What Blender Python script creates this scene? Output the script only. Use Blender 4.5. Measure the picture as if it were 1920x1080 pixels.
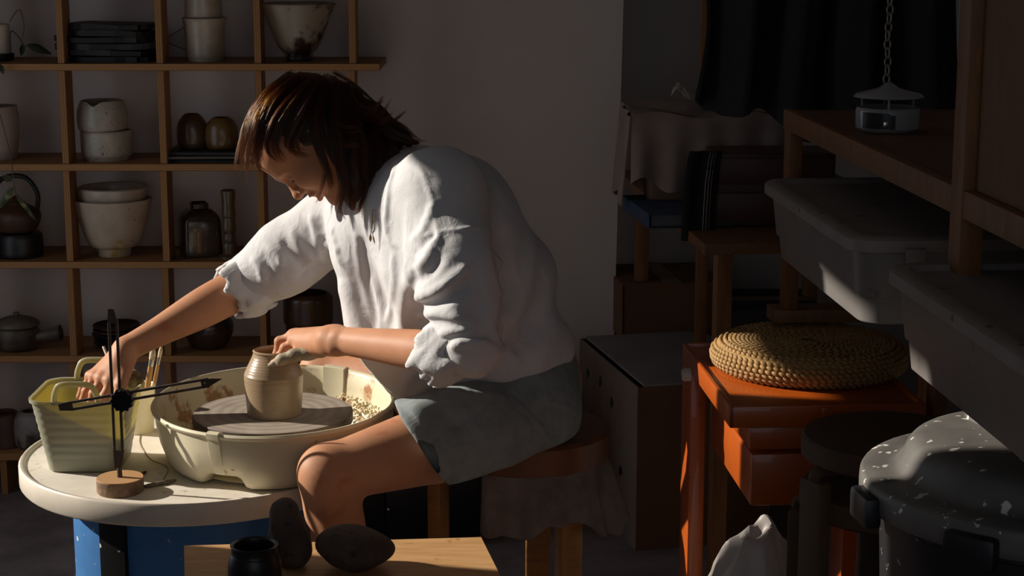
import bpy, bmesh, math, random
import numpy as np
from mathutils import Vector, Matrix

for o in list(bpy.data.objects):
    bpy.data.objects.remove(o, do_unlink=True)
scene = bpy.context.scene
COL = scene.collection
R = math.radians

# ------------------------------------------------------------------ camera
FPX, PITCH, CAMH = 3400.0, R(11.5), 1.58
cam_d = bpy.data.cameras.new('camera')
cam_d.sensor_width = 36.0
cam_d.lens = 36.0 * FPX / 1920.0
cam_d.clip_start = 0.05
cam = bpy.data.objects.new('camera', cam_d)
cam.location = (0, 0, CAMH)
cam.rotation_euler = (math.pi / 2 - PITCH, 0, 0)
COL.objects.link(cam)
scene.camera = cam
# ------------------------------------------------------------------ world, sun, exposure
world = bpy.data.worlds.new('world')
scene.world = world
world.use_nodes = True
bg = world.node_tree.nodes['Background']
bg.inputs[0].default_value = (0.80, 0.88, 1.0, 1)
bg.inputs[1].default_value = 0.67
SUN_AZ, SUN_EL = R(13.0), R(25.0)
SUN_DIR = Vector((math.cos(SUN_AZ) * math.cos(SUN_EL), -math.sin(SUN_AZ) * math.cos(SUN_EL), -math.sin(SUN_EL)))
sun_d = bpy.data.lights.new('sun', 'SUN')
sun_d.energy = 6.3
sun_d.angle = R(0.6)
sun_d.color = (1.0, 0.92, 0.81)
sun = bpy.data.objects.new('sun', sun_d)
sun.location = (-4, 5, 3.5)
sun.rotation_euler = SUN_DIR.to_track_quat('-Z', 'Y').to_euler()
COL.objects.link(sun)
vs = scene.view_settings
vs.view_transform = 'Standard'
vs.look = 'None'
vs.gamma = 1.0
vs.exposure = 0.0
vs.use_curve_mapping = False

# ------------------------------------------------------------------ helpers
def P(px, py, Y):
    """world point at depth Y that sits on the photograph's pixel"""
    u = (px - 960) / FPX
    v = (540 - py) / FPX
    c, s = math.cos(PITCH), math.sin(PITCH)
    d = (u, c + v * s, -s + v * c)
    t = Y / d[1]
    return Vector((d[0] * t, Y, CAMH + d[2] * t))

def PZ(px, py, z):
    """world point at height z"""
    u = (px - 960) / FPX
    v = (540 - py) / FPX
    c, s = math.cos(PITCH), math.sin(PITCH)
    d = (u, c + v * s, -s + v * c)
    t = (z - CAMH) / d[2]
    return Vector((d[0] * t, d[1] * t, z))

def S(Y, py=540):
    """metres per pixel at depth Y"""
    v = (540 - py) / FPX
    return Y / (math.cos(PITCH) + v * math.sin(PITCH)) / FPX

def lin(h):
    h = h.lstrip('#')
    out = []
    for i in (0, 2, 4):
        c = int(h[i:i + 2], 16) / 255
        out.append(c / 12.92 if c <= 0.04045 else ((c + 0.055) / 1.055) ** 2.4)
    return (out[0], out[1], out[2], 1)

# ------------------------------------------------------------------ materials
MATS = {}
def M(name, col, rough=0.6, metal=0.0, col2=None, scale=20, lo=0.4, hi=0.65, bump=0.0, bscale=300, spec=0.5,
      stretch=(1, 1, 1), translucent=0.0, tcol=None, sss=0.0, speck=None, coat=0.0, detail=5, sheen=0.0):
    if name in MATS:
        return MATS[name]
    m = bpy.data.materials.new(name)
    m.use_nodes = True
    nt = m.node_tree
    N, L = nt.nodes, nt.links
    bs = N['Principled BSDF']
    bs.inputs['Roughness'].default_value = rough
    bs.inputs['Metallic'].default_value = metal
    bs.inputs['Specular IOR Level'].default_value = spec
    bs.inputs['Coat Weight'].default_value = coat
    bs.inputs['Sheen Weight'].default_value = sheen
    if sss:
        bs.inputs['Subsurface Weight'].default_value = sss
        bs.inputs['Subsurface Radius'].default_value = (0.012, 0.004, 0.002)
        bs.inputs['Subsurface Scale'].default_value = 1.0
    c1 = lin(col) if isinstance(col, str) else tuple(col) + (1,)
    bs.inputs['Base Color'].default_value = c1
    tc = N.new('ShaderNodeTexCoord')
    mp = N.new('ShaderNodeMapping')
    mp.inputs['Scale'].default_value = stretch
    L.new(tc.outputs['Object'], mp.inputs['Vector'])
    cur = None
    if col2:
        nz = N.new('ShaderNodeTexNoise')
        nz.inputs['Scale'].default_value = scale
        nz.inputs['Detail'].default_value = detail
        nz.inputs['Roughness'].default_value = 0.6
        L.new(mp.outputs[0], nz.inputs['Vector'])
        rp = N.new('ShaderNodeValToRGB')
        rp.color_ramp.elements[0].position = lo
        rp.color_ramp.elements[1].position = hi
        rp.color_ramp.elements[0].color = c1
        rp.color_ramp.elements[1].color = lin(col2)
        L.new(nz.outputs['Fac'], rp.inputs[0])
        cur = rp.outputs[0]
    for sp in (speck or []):                      # (colour, scale, threshold, softness)
        n2 = N.new('ShaderNodeTexNoise')
        n2.inputs['Scale'].default_value = sp[1]
        n2.inputs['Detail'].default_value = 3
        L.new(tc.outputs['Object'], n2.inputs['Vector'])
        r2 = N.new('ShaderNodeMapRange')
        r2.inputs['From Min'].default_value = sp[2]
        r2.inputs['From Max'].default_value = sp[2] + sp[3]
        L.new(n2.outputs['Fac'], r2.inputs['Value'])
        mx = N.new('ShaderNodeMix')
        mx.data_type = 'RGBA'
        L.new(r2.outputs[0], mx.inputs[0])
        if cur is None:
            mx.inputs[6].default_value = c1
        else:
            L.new(cur, mx.inputs[6])
        mx.inputs[7].default_value = lin(sp[0])
        cur = mx.outputs[2]
    if cur is not None:
        L.new(cur, bs.inputs['Base Color'])
    if bump:
        nb = N.new('ShaderNodeTexNoise')
        nb.inputs['Scale'].default_value = bscale
        nb.inputs['Detail'].default_value = 3
        L.new(mp.outputs[0], nb.inputs['Vector'])
        bp = N.new('ShaderNodeBump')
        bp.inputs['Strength'].default_value = bump
        bp.inputs['Distance'].default_value = 0.002
        L.new(nb.outputs['Fac'], bp.inputs['Height'])
        L.new(bp.outputs[0], bs.inputs['Normal'])
    if translucent:
        tr = N.new('ShaderNodeBsdfTranslucent')
        tr.inputs[0].default_value = lin(tcol) if tcol else c1
        ms = N.new('ShaderNodeMixShader')
        ms.inputs[0].default_value = translucent
        L.new(bs.outputs[0], ms.inputs[1])
        L.new(tr.outputs[0], ms.inputs[2])
        L.new(ms.outputs[0], N['Material Output'].inputs['Surface'])
    MATS[name] = m
    return m

def wave_mat(name, cA, cB, scale, axis='Z', rough=0.6, dist=0.3, rings=False, noise=None, bump=0.0, spec=0.4):
    """banded material: plywood layers, wood rings, throwing lines"""
    if name in MATS:
        return MATS[name]
    m = bpy.data.materials.new(name)
    m.use_nodes = True
    N, L = m.node_tree.nodes, m.node_tree.links
    bs = N['Principled BSDF']
    bs.inputs['Roughness'].default_value = rough
    bs.inputs['Specular IOR Level'].default_value = spec
    tc = N.new('ShaderNodeTexCoord')
    w = N.new('ShaderNodeTexWave')
    if rings:
        w.wave_type = 'RINGS'
        w.rings_direction = axis
    else:
        w.bands_direction = axis
    w.inputs['Scale'].default_value = scale
    w.inputs['Distortion'].default_value = dist
    w.inputs['Detail'].default_value = 3
    w.inputs['Detail Scale'].default_value = 2
    L.new(tc.outputs['Object'], w.inputs['Vector'])
    mx = N.new('ShaderNodeMix')
    mx.data_type = 'RGBA'
    mx.inputs[6].default_value = lin(cA)
    mx.inputs[7].default_value = lin(cB)
    L.new(w.outputs['Fac'], mx.inputs[0])
    cur = mx.outputs[2]
    if noise:
        nz = N.new('ShaderNodeTexNoise')
        nz.inputs['Scale'].default_value = noise[1]
        nz.inputs['Detail'].default_value = 5
        L.new(tc.outputs['Object'], nz.inputs['Vector'])
        mr = N.new('ShaderNodeMapRange')
        mr.inputs['From Min'].default_value = noise[2]
        mr.inputs['From Max'].default_value = noise[2] + 0.15
        L.new(nz.outputs['Fac'], mr.inputs['Value'])
        m2 = N.new('ShaderNodeMix')
        m2.data_type = 'RGBA'
        L.new(mr.outputs[0], m2.inputs[0])
        L.new(cur, m2.inputs[6])
        m2.inputs[7].default_value = lin(noise[0])
        cur = m2.outputs[2]
    L.new(cur, bs.inputs['Base Color'])
    if bump:
        bp = N.new('ShaderNodeBump')
        bp.inputs['Strength'].default_value = bump
        bp.inputs['Distance'].default_value = 0.002
        L.new(w.outputs['Fac'], bp.inputs['Height'])
        L.new(bp.outputs[0], bs.inputs['Normal'])
    MATS[name] = m
    return m

# ------------------------------------------------------------------ objects
def thing(name, label, cat, loc=(0, 0, 0), rz=0.0, group=None):
    o = bpy.data.objects.new(name, None)
    o.empty_display_size = 0.05
    COL.objects.link(o)
    o.location = loc
    o.rotation_euler = (0, 0, rz)
    o['label'] = label
    o['category'] = cat
    if group:
        o['group'] = group
    return o

def tag(o, label, cat, group=None):
    o['label'] = label
    o['category'] = cat
    if group:
        o['group'] = group
    return o

class MB:
    """collects shapes into one mesh"""
    def __init__(self):
        self.v = []
        self.f = []
        self.flat = False
    def add(self, verts, faces, mtx=None):
        b = len(self.v)
        for p in verts:
            p = Vector(p)
            self.v.append(tuple(mtx @ p if mtx else p))
        for f in faces:
            self.f.append(tuple(i + b for i in f))
        return self
    def box(self, c, s, bev=0.0, seg=2, rot=None, taper=None):
        bm = bmesh.new()
        bmesh.ops.create_cube(bm, size=1.0)
        for v in bm.verts:
            v.co = Vector((v.co.x * s[0], v.co.y * s[1], v.co.z * s[2]))
            if taper and v.co.z < 0:
                v.co.x *= taper
                v.co.y *= taper
        if bev > 0:
            bmesh.ops.bevel(bm, geom=list(bm.edges), offset=min(bev, min(s) * 0.49), segments=seg, profile=0.5, affect='EDGES')
        bm.verts.index_update()
        m = Matrix.Translation(c)
        if rot is not None:
            m = m @ rot.to_4x4()
        self.add([v.co.copy() for v in bm.verts], [[v.index for v in f.verts] for f in bm.faces], m)
        bm.free()
        return self
    def lathe(self, prof, n=40, c=(0, 0, 0), mtx=None, dfm=None, cap0=True, cap1=True):
        vs_, fs = [], []
        m_ = len(prof)
        for j, (r, z) in enumerate(prof):
            for i in range(n):
                a = 2 * math.pi * i / n
                x, y, zz = r * math.cos(a), r * math.sin(a), z
                if dfm:
                    x, y, zz = dfm(x, y, zz, a, j)
                vs_.append((x + c[0], y + c[1], zz + c[2]))
        for j in range(m_ - 1):
            for i in range(n):
                i2 = (i + 1) % n
                fs.append((j * n + i, j * n + i2, (j + 1) * n + i2, (j + 1) * n + i))
        if cap0:
            fs.append(tuple(range(n - 1, -1, -1)))
        if cap1:
            fs.append(tuple((m_ - 1) * n + i for i in range(n)))
        return self.add(vs_, fs, mtx)
    def tube(self, pts, rad, n=8, closed=False, cap=True, flat=None):
        pts = [Vector(p) for p in pts]
        k = len(pts)
        rads = rad if isinstance(rad, (list, tuple)) else [rad] * k
        vs_, fs = [], []
        ref = None
        for i, p in enumerate(pts):
            if closed:
                t = pts[(i + 1) % k] - pts[i - 1]
            else:
                t = pts[min(i + 1, k - 1)] - pts[max(i - 1, 0)]
            t.normalize()
            if ref is None:
                ref = Vector((0, 0, 1)) if abs(t.z) < 0.9 else Vector((1, 0, 0))
            a = (ref - t * ref.dot(t)).normalized()
            ref = a
            b = t.cross(a)
            for q in range(n):
                an = 2 * math.pi * q / n
                vs_.append(p + (a * math.cos(an) * (flat or 1) + b * math.sin(an)) * rads[i])
        m_ = k if closed else k - 1
        for i in range(m_):
            i2 = (i + 1) % k
            for q in range(n):
                q2 = (q + 1) % n
                fs.append((i * n + q, i * n + q2, i2 * n + q2, i2 * n + q))
        if cap and not closed:
            fs.append(tuple(range(n - 1, -1, -1)))
            fs.append(tuple((k - 1) * n + q for q in range(n)))
        return self.add(vs_, fs)
    def prism(self, poly, z0, z1, mtx=None):
        n = len(poly)
        vs_ = [(x, y, z0) for x, y in poly] + [(x, y, z1) for x, y in poly]
        fs = [tuple(range(n - 1, -1, -1)), tuple(range(n, 2 * n))]
        for i in range(n):
            j = (i + 1) % n
            fs.append((i, j, n + j, n + i))
        return self.add(vs_, fs, mtx)
    def sheet(self, fn, nu, nv, thick=0.002):
        """closed sheet from fn(u, v) -> point"""
        g = [[Vector(fn(i / nu, j / nv)) for i in range(nu + 1)] for j in range(nv + 1)]
        W = nu + 1
        nr = []
        for j in range(nv + 1):
            for i in range(nu + 1):
                du = g[j][min(i + 1, nu)] - g[j][max(i - 1, 0)]
                dv = g[min(j + 1, nv)][i] - g[max(j - 1, 0)][i]
                n = du.cross(dv)
                nr.append(n.normalized() if n.length > 1e-9 else Vector((0, 0, 1)))
        fl = [p for row in g for p in row]
        vs_ = [p + nr[i] * thick / 2 for i, p in enumerate(fl)] + [p - nr[i] * thick / 2 for i, p in enumerate(fl)]
        B = len(fl)
        fs = []
        for j in range(nv):
            for i in range(nu):
                a, b, c, d = j * W + i, j * W + i + 1, (j + 1) * W + i + 1, (j + 1) * W + i
                fs.append((a, b, c, d))
                fs.append((B + d, B + c, B + b, B + a))
        for i in range(nu):
            fs.append((i + 1, i, B + i, B + i + 1))
            a = nv * W + i
            fs.append((a, a + 1, B + a + 1, B + a))
        for j in range(nv):
            a = j * W
            fs.append((a, a + W, B + a + W, B + a))
            a = j * W + nu
            fs.append((a + W, a, B + a, B + a + W))
        return self.add(vs_, fs)
    def mesh(self, name, mat, smooth=None):
        me = bpy.data.meshes.new(name)
        me.from_pydata(self.v, [], self.f)
        me.materials.append(mat)
        bm = bmesh.new()
        bm.from_mesh(me)
        bmesh.ops.recalc_face_normals(bm, faces=bm.faces)
        bm.to_mesh(me)
        bm.free()
        if smooth is not None:
            me.shade_smooth()
            me.set_sharp_from_angle(angle=R(smooth))
        me.update()
        return me
    def build(self, name, mat, parent=None, smooth=35, loc=None):
        o = bpy.data.objects.new(name, self.mesh(name, mat, smooth))
        COL.objects.link(o)
        if loc is not None:
            o.location = loc
        if parent is not None:
            o.parent = parent
        return o

def link(name, me, parent=None, loc=None, rot=None):
    o = bpy.data.objects.new(name, me)
    COL.objects.link(o)
    if loc is not None:
        o.location = loc
    if rot is not None:
        o.rotation_euler = rot
    if parent is not None:
        o.parent = parent
    return o

def struct(o, label=None):
    o['kind'] = 'structure'
    if label:
        o['label'] = label
    return o

def shell(outer, t, floor=None):
    """outer profile -> closed vessel profile with wall t"""
    inner = [(max(r - t, 0.0008), z) for r, z in reversed(outer)]
    fz = outer[0][1] + (floor if floor is not None else t)
    inner = [p for p in inner if p[1] > fz]
    rb = inner[-1][0] * 0.95 if inner else outer[0][0] * 0.8
    top = outer[-1]
    mid = [(top[0] - t * 0.5, top[1] + t * 0.35)]
    return outer + mid + inner + [(rb, fz), (0.0008, fz)]

def smoothprof(pts, n=5):
    """Catmull-Rom through profile points"""
    out = []
    k = len(pts)
    for i in range(k - 1):
        p0, p1, p2, p3 = pts[max(i - 1, 0)], pts[i], pts[i + 1], pts[min(i + 2, k - 1)]
        for j in range(n):
            t = j / n
            q = []
            for a in range(len(p1)):
                q.append(0.5 * (2 * p1[a] + (p2[a] - p0[a]) * t + (2 * p0[a] - 5 * p1[a] + 4 * p2[a] - p3[a]) * t * t
                                + (3 * p1[a] - p0[a] - 3 * p2[a] + p3[a]) * t ** 3))
            out.append(tuple(q))
    out.append(tuple(pts[-1]))
    return out

def spline(pts, n=6):
    return [Vector(p) for p in smoothprof([tuple(p) for p in pts], n)]
# ------------------------------------------------------------------ the room
XL, XR, YB, YA, ZC, YF = -1.80, 1.32, 5.10, 5.42, 2.75, -0.6
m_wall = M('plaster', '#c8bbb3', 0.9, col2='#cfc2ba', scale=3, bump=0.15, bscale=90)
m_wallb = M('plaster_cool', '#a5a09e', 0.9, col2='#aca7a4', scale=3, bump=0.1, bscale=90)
m_floor = M('concrete', '#8a7d78', 0.8, col2='#6d625d', scale=6, bump=0.1, bscale=60)
m_white = M('white_paint', '#cfc8c0', 0.8)
struct(MB().box(((XL + XR) / 2, (YF + YA) / 2, -0.05), (XR - XL + 0.4, YA - YF + 0.4, 0.1)).build('floor', m_floor))
struct(MB().box(((XL + XR) / 2, (YF + YA) / 2, ZC + 0.05), (XR - XL + 0.4, YA - YF + 0.4, 0.1)).build('ceiling', m_white))
# back wall: thick partition behind the shelves with an edge, then the recess to its right
xe_t, xe_b = P(1178, 0, YB).x, P(1150, 600, YB).x
poly = [(XL - 0.1, 0), (xe_b - 0.004, 0), (xe_t + 0.01, ZC), (XL - 0.1, ZC)]
mb = MB()
mb.prism(poly, 0, 0.25, Matrix(((1, 0, 0, 0), (0, 0, 1, YB), (0, 1, 0, 0), (0, 0, 0, 1))))
struct(mb.build('wall_back', m_wall))
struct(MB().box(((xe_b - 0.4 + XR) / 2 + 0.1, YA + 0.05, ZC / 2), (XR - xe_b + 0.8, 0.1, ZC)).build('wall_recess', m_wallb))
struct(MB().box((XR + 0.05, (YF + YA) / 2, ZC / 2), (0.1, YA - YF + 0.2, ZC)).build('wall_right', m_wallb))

# unseen left wall; its window is cut into steps that shape the sun patches
OPEN = [(3.345, 4.45, 0.35, 1.45), (3.42, 4.45, 1.45, 1.945), (2.70, 2.95, 1.75, 2.01), (2.70, 3.26, 2.01, 2.17)]      # y0, y1, z0, z1
ys = sorted({YF, YA, *[v for o in OPEN for v in o[:2]]})
zs = sorted({0.0, ZC, *[v for o in OPEN for v in o[2:]]})
mb = MB()
for a, b in zip(ys[:-1], ys[1:]):
    for c, d in zip(zs[:-1], zs[1:]):
        ym, zm = (a + b) / 2, (c + d) / 2
        if any(o[0] < ym < o[1] and o[2] < zm < o[3] for o in OPEN):
            continue
        mb.box((XL - 0.03, ym, zm), (0.06, b - a, d - c))
struct(mb.build('wall_left', m_wall, smooth=None))

# wall behind the photographer with a wide opening added and sized for the fill light
FO_ = (-0.95, 0.95, 0.75, 2.35)
mb = MB()
mb.box(((XL + FO_[0]) / 2, YF, ZC / 2), (FO_[0] - XL, 0.06, ZC))
mb.box(((XR + FO_[1]) / 2, YF, ZC / 2), (XR - FO_[1], 0.06, ZC))
mb.box(((FO_[0] + FO_[1]) / 2, YF, FO_[2] / 2), (FO_[1] - FO_[0], 0.06, FO_[2]))
mb.box(((FO_[0] + FO_[1]) / 2, YF, (FO_[3] + ZC) / 2), (FO_[1] - FO_[0], 0.06, ZC - FO_[3]))
struct(mb.build('wall_front', m_wall, smooth=None))

# ------------------------------------------------------------------ back shelf
m_ply = M('birch_ply', '#8a5c33', 0.55, col2='#a06c3e', scale=12, stretch=(1, 8, 8), bump=0.05, bscale=60)
m_plyedge_h = wave_mat('ply_edge_h', '#b5834f', '#8a6036', 55, 'Z', 0.6, 0.4)
m_plyedge_v = wave_mat('ply_edge_v', '#ab7a48', '#835a32', 55, 'X', 0.6, 0.4)
YS, YSB = 4.85, YB - 0.002
shelf = thing('shelf_unit', 'plywood cubby shelf of pottery against the back wall', 'shelf', (-0.7, (YS + YB) / 2, 0))
SL = shelf.location
TH = 0.0185
LEV = [P(350, y, YS).z for y in (-66, 119.6, 308, 491, 668, 852)]     # top surfaces
XEND = [P(712, 120, YS).x, P(712, 120, YS).x] + [P(705, 400, YS).x] * 4
for i, z in enumerate(LEV):
    x0, x1 = XL + 0.06, XEND[i]
    mb = MB().box(((x0 + x1) / 2 - SL.x, (YS + YSB) / 2 - SL.y, z - TH / 2), (x1 - x0, YSB - YS, TH), 0.0015, 1)
    mb.build('shelf_board', m_plyedge_h if i else m_ply, shelf)
DIVX = [(-66, 105, 291, 476, 655), (-66, 113, 298, 480, 655), (-60, 121, 303, 484, 655), (-55, 128, 306, 487, 655), (-50, 133, 311, 490, 655)]
for i in range(5):
    zt, zb = LEV[i] - TH, LEV[i + 1]
    for px in DIVX[i]:
        ym = (95, 40, 215, 400, 580, 760)[i + 1]
        x = P(px + 5, ym, YS).x
        mb = MB().box((x - SL.x, YS + 0.006 + 0.04 - SL.y, (zt + zb) / 2), (TH, 0.08, zt - zb), 0.001, 1)
        mb.build('divider', m_plyedge_v, shelf)
for px in (0, 128, 311, 490, 655):
    x = P(px + 5, 900, YS).x
    MB().box((x - SL.x, (YS + YSB) / 2 - SL.y, (LEV[5] - TH) / 2), (TH, 0.22, LEV[5] - TH), 0.001, 1).build('foot_panel', m_plyedge_v, shelf)

# ------------------------------------------------------------------ pottery on the shelf
def wob(seed, amp):
    rnd = random.Random(seed)
    ph = [rnd.uniform(0, 6.28) for _ in range(4)]
    def f(x, y, z, a, j):
        k = 1 + amp * (math.sin(a * 2 + ph[0]) + 0.6 * math.sin(a * 3 + ph[1])) + amp * 0.5 * math.sin(z * 90 + ph[2])
        return x * k, y * k, z
    return f

def vessel(name, label, cat, px, lev, prof, mat, Y=4.96, wall=0.005, base=0.0, seed=1, amp=0.006, parent=None, sm=4, dfm=None, group=None, hollow=True, part='body'):
    """a thrown pot; profile (half-width px, height px) standing on a shelf level"""
    z = LEV[lev] + base
    b = P(px, 300, Y)
    s = S(Y, (40, 120, 308, 491, 668, 850)[lev])
    pr = [(max(r * s, 0.0008), h * s) for r, h in smoothprof(prof, sm)]
    if hollow:
        pr = shell(pr, wall)
    o = MB().lathe(pr, 44, dfm=dfm or wob(seed, amp), cap0=True, cap1=True).build(name, mat, parent, 50, loc=None)
    o.location = (P(px, (40, 120, 308, 491, 668, 850)[lev] - 20, Y).x, Y, z)
    if label:
        tag(o, label, cat, group)
    return o

m_cream = M('cream_glaze', '#b9ab98', 0.35, col2='#a2947f', scale=14, bump=0.1, bscale=70, coat=0.2)
m_speck = M('speckled_glaze', '#a69c8c', 0.4, col2='#b5aa99', scale=25, speck=[('#4a3d30', 140, 0.66, 0.03)], bump=0.15, bscale=60, coat=0.15)
m_dkglaze = M('dark_glaze', '#2c221a', 0.25, col2='#453527', scale=10, coat=0.4)
m_brown = M('brown_glaze', '#4a3322', 0.32, col2='#5d4730', scale=12, coat=0.3)
m_ochre = M('ochre_glaze', '#6d4f2a', 0.35, col2='#57401f', scale=12, coat=0.3)
m_slate = M('black_slate', '#17161a', 0.6, col2='#26221f', scale=20, bump=0.3, bscale=60)
m_pink = M('pale_pink_clay', '#9a857a', 0.7, col2='#a89388', scale=8)
m_candle = M('candle_wax', '#d0c0ae', 0.5)
m_black = M('black_stoneware', '#131313', 0.4, col2='#1d1b1a', scale=20)
m_leaf = M('dark_leaf', '#1d2416', 0.5, col2='#2f3a20', scale=30)
m_leafv = M('variegated_leaf', '#3e4527', 0.5, col2='#8c8455', scale=45, lo=0.5, hi=0.6)
m_vine = M('vine_stem', '#5a4a28', 0.6)

# row above the top visible board
t = vessel('candle', 'pale stub candle on a black holder, top left corner', 'candle', -2, 1, [(20, 14), (22, 20), (22, 64), (20, 67)], m_candle, hollow=False)
vessel('candle_holder', 'black round dish under the pale stub candle', 'candle holder', -2, 1, [(24, 0), (27, 4), (28, 13)], m_black, wall=0.003)
def leaf_mesh(L_, W_, fold=0.25, curl=0.3):
    mb = MB()
    def fn(u, v):
        w = math.sin(math.pi * min(max(u, 0.0), 1.0) ** 0.8) * W_ * (v - 0.5)
        return (u * L_, w, -abs(v - 0.5) * fold * W_ * math.sin(math.pi * u) - curl * L_ * u * u)
    mb.sheet(fn, 8, 4, 0.0012)
    return mb
pl = thing('trailing_plant', 'dark trailing plant with a curled stem beside the candle', 'plant', (P(48, 100, 4.93).x, 4.93, LEV[1]))
o0 = pl.location
Yp = 4.93
st = spline([P(18, 40, Yp) - o0, P(36, 18, Yp) - o0, P(45, 50, Yp) - o0, P(40, 80, Yp) - o0, P(52, 88, Yp) - o0])
MB().tube(st, 0.0016, 6).build('stem', m_vine, pl)
st = spline([P(20, 100, Yp) - o0, P(20, 60, Yp) - o0, P(32, 66, Yp) - o0, P(46, 88, Yp) - o0])
MB().tube(st, 0.002, 6).build('stem', m_leaf, pl)
for a, b, w in (((50, 84), (96, 96), 0.024), ((44, 82), (38, 104), 0.016)):
    A, B_ = P(*a, Yp) - o0, P(*b, Yp) - o0
    d = B_ - A
    o = leaf_mesh(d.length, w).build('leaf', m_leaf, pl)
    o.location = A
    o.rotation_euler = d.to_track_quat('X', 'Z').to_euler()
    o.rotation_euler.rotate_axis('X', R(60))
# heap of dark slabs
rnd = random.Random(5)
zc = LEV[1]
s5 = S(4.95, 80)
labs = ['lowest black jagged slab of the heap on the top shelf', 'second black jagged slab from the bottom of the heap',
        'third black jagged slab from the bottom of the heap', 'fourth black jagged slab from the bottom of the heap', 'fifth black jagged slab from the bottom of the heap, under the topmost',
        'topmost black jagged slab of the heap, bowed upward']
for i in range(6):
    n = 26
    w = (88, 90, 92, 86, 90, 78)[i] * s5
    pol = []
    for q in range(n):
        a = 2 * math.pi * q / n
        k = 1 + rnd.uniform(-0.09, 0.09)
        sx = math.copysign(abs(math.cos(a)) ** 0.6, math.cos(a)) * w * k
        sy = math.copysign(abs(math.sin(a)) ** 0.6, math.sin(a)) * 0.075 * k
        pol.append((sx, sy))
    th = (9, 8, 10, 9, 8, 8)[i] * s5
    mb = MB().prism(pol, 0, th)
    bow = rnd.uniform(2, 6) * s5
    mb.v = [(x, y, z + bow * (0.6 + 0.4 * math.sin(x * 26 + i * 1.9)) * (1 if z > 0 else 0.25)) for x, y, z in mb.v]
    o = mb.build('slate_slab', m_slate, None, None)
    px = (200, 194, 204, 195, 200, 206)[i]
    o.location = (P(px, 80, 4.95).x, 4.96, zc)
    o.rotation_euler = (0, R(rnd.uniform(-1.2, 1.2)), R(rnd.uniform(-4, 4)))
    tag(o, labs[i], 'slab', 'heap of black slabs on the top shelf')
    zc += th + 3 * s5
# tall white cup with another stacked in it
vessel('tall_cup', 'tall cream cup with a dark foot, lower of the stacked pair', 'cup', 385, 1, [(33, 0), (34, 8), (36, 10), (36, 40), (39, 70), (42, 79)], m_cream, seed=4)
vessel('tall_cup', 'cream cup stacked upside down on the tall cream cup', 'cup', 384, 1, [(37, 80), (35, 84), (35, 100), (33, 125)], m_cream, seed=5, base=0.002, hollow=False)
# twigs
tw = thing('dry_twigs', 'thin dry twigs leaning beside the tall cream cups', 'twigs', (P(312, 100, 5.05).x, 5.05, LEV[1]))
o0 = tw.location
for a, b in (((306, 76), (350, 48)), ((306, 76), (352, 96)), ((310, 104), (304, 66))):
    MB().tube([P(*a, 5.05) - o0, P(*b, 5.05) - o0], 0.0013, 5).build('twig', m_vine, tw)
# flared bowl with dark pour
m_pour = M('poured_glaze', '#a39683', 0.35, col2='#33271d', scale=7, lo=0.5, hi=0.56, coat=0.25)
vessel('flared_bowl', 'flared cream bowl with a dark brown glaze pour, top shelf right', 'bowl', 560, 1, [(30, 0), (31, 8), (26, 12), (40, 30), (54, 66), (68, 100), (72, 106)], m_pour, seed=7)
# second row
vessel('tapered_vase', 'pale pink vase at the left edge of the second shelf', 'vase', 2, 2, [(26, 0), (30, 10), (35, 45), (36, 80), (33, 96), (34, 99)], m_pink, seed=8)
def spout(x, y, z, a, j):
    k = max(0.0, math.cos(a + 1.75)) ** 30
    up = max(0.0, z - 0.105)
    return x, y * (1 + k * up * 2), z - k * up * 0.22
vessel('faceted_bowl', 'speckled squat bowl, lower of the stacked pair on the second shelf', 'bowl', 201, 2, [(42, 0), (44, 7), (47, 9), (48, 30), (48, 50), (46, 54)], m_speck, seed=9)
vessel('spouted_bowl', 'speckled bowl with a notched pouring lip, stacked on top', 'bowl', 195, 2, [(43, 54), (45, 57), (47, 70), (46, 90), (41, 104), (40, 108)], m_speck, seed=10, base=0.002, dfm=spout)
for i, (h, w, px, lb) in enumerate(((5, 78, 392, 'lowest dark tile under the two round jars'), (5, 70, 388, 'middle tile with a pale edge under the two round jars'), (6, 74, 392, 'uppermost dark tile under the two round jars'))):
    s_ = S(4.94, 290)
    o = MB().box((0, 0, h * s_ / 2), (w * 2 * s_, 0.16, h * s_), 0.001, 1).build('dark_tile', m_slate if i != 1 else M('pale_slate', '#5f5750', 0.7), None)
    o.location = (P(px, 290, 4.94).x, 4.955, LEV[2] + i * 7 * s_)
    o.rotation_euler = (0, 0, R((-5, 3, -2)[i]))
    tag(o, lb, 'tile', 'tiles stacked under the round jars')
tb = 21 * S(4.94, 290)
vessel('round_jar', 'dark brown round jar on the tiles, left of the ochre one', 'jar', 362, 2, [(24, 0), (27, 5), (29, 25), (27, 46), (18, 60), (15, 63)], m_brown, seed=11, base=tb)
vessel('round_jar', 'ochre brown round jar on the tiles, closest to the hair', 'jar', 417, 2, [(24, 0), (29, 6), (31, 25), (29, 44), (20, 56), (17, 58)], m_ochre, seed=12, base=tb, Y=4.94)
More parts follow.
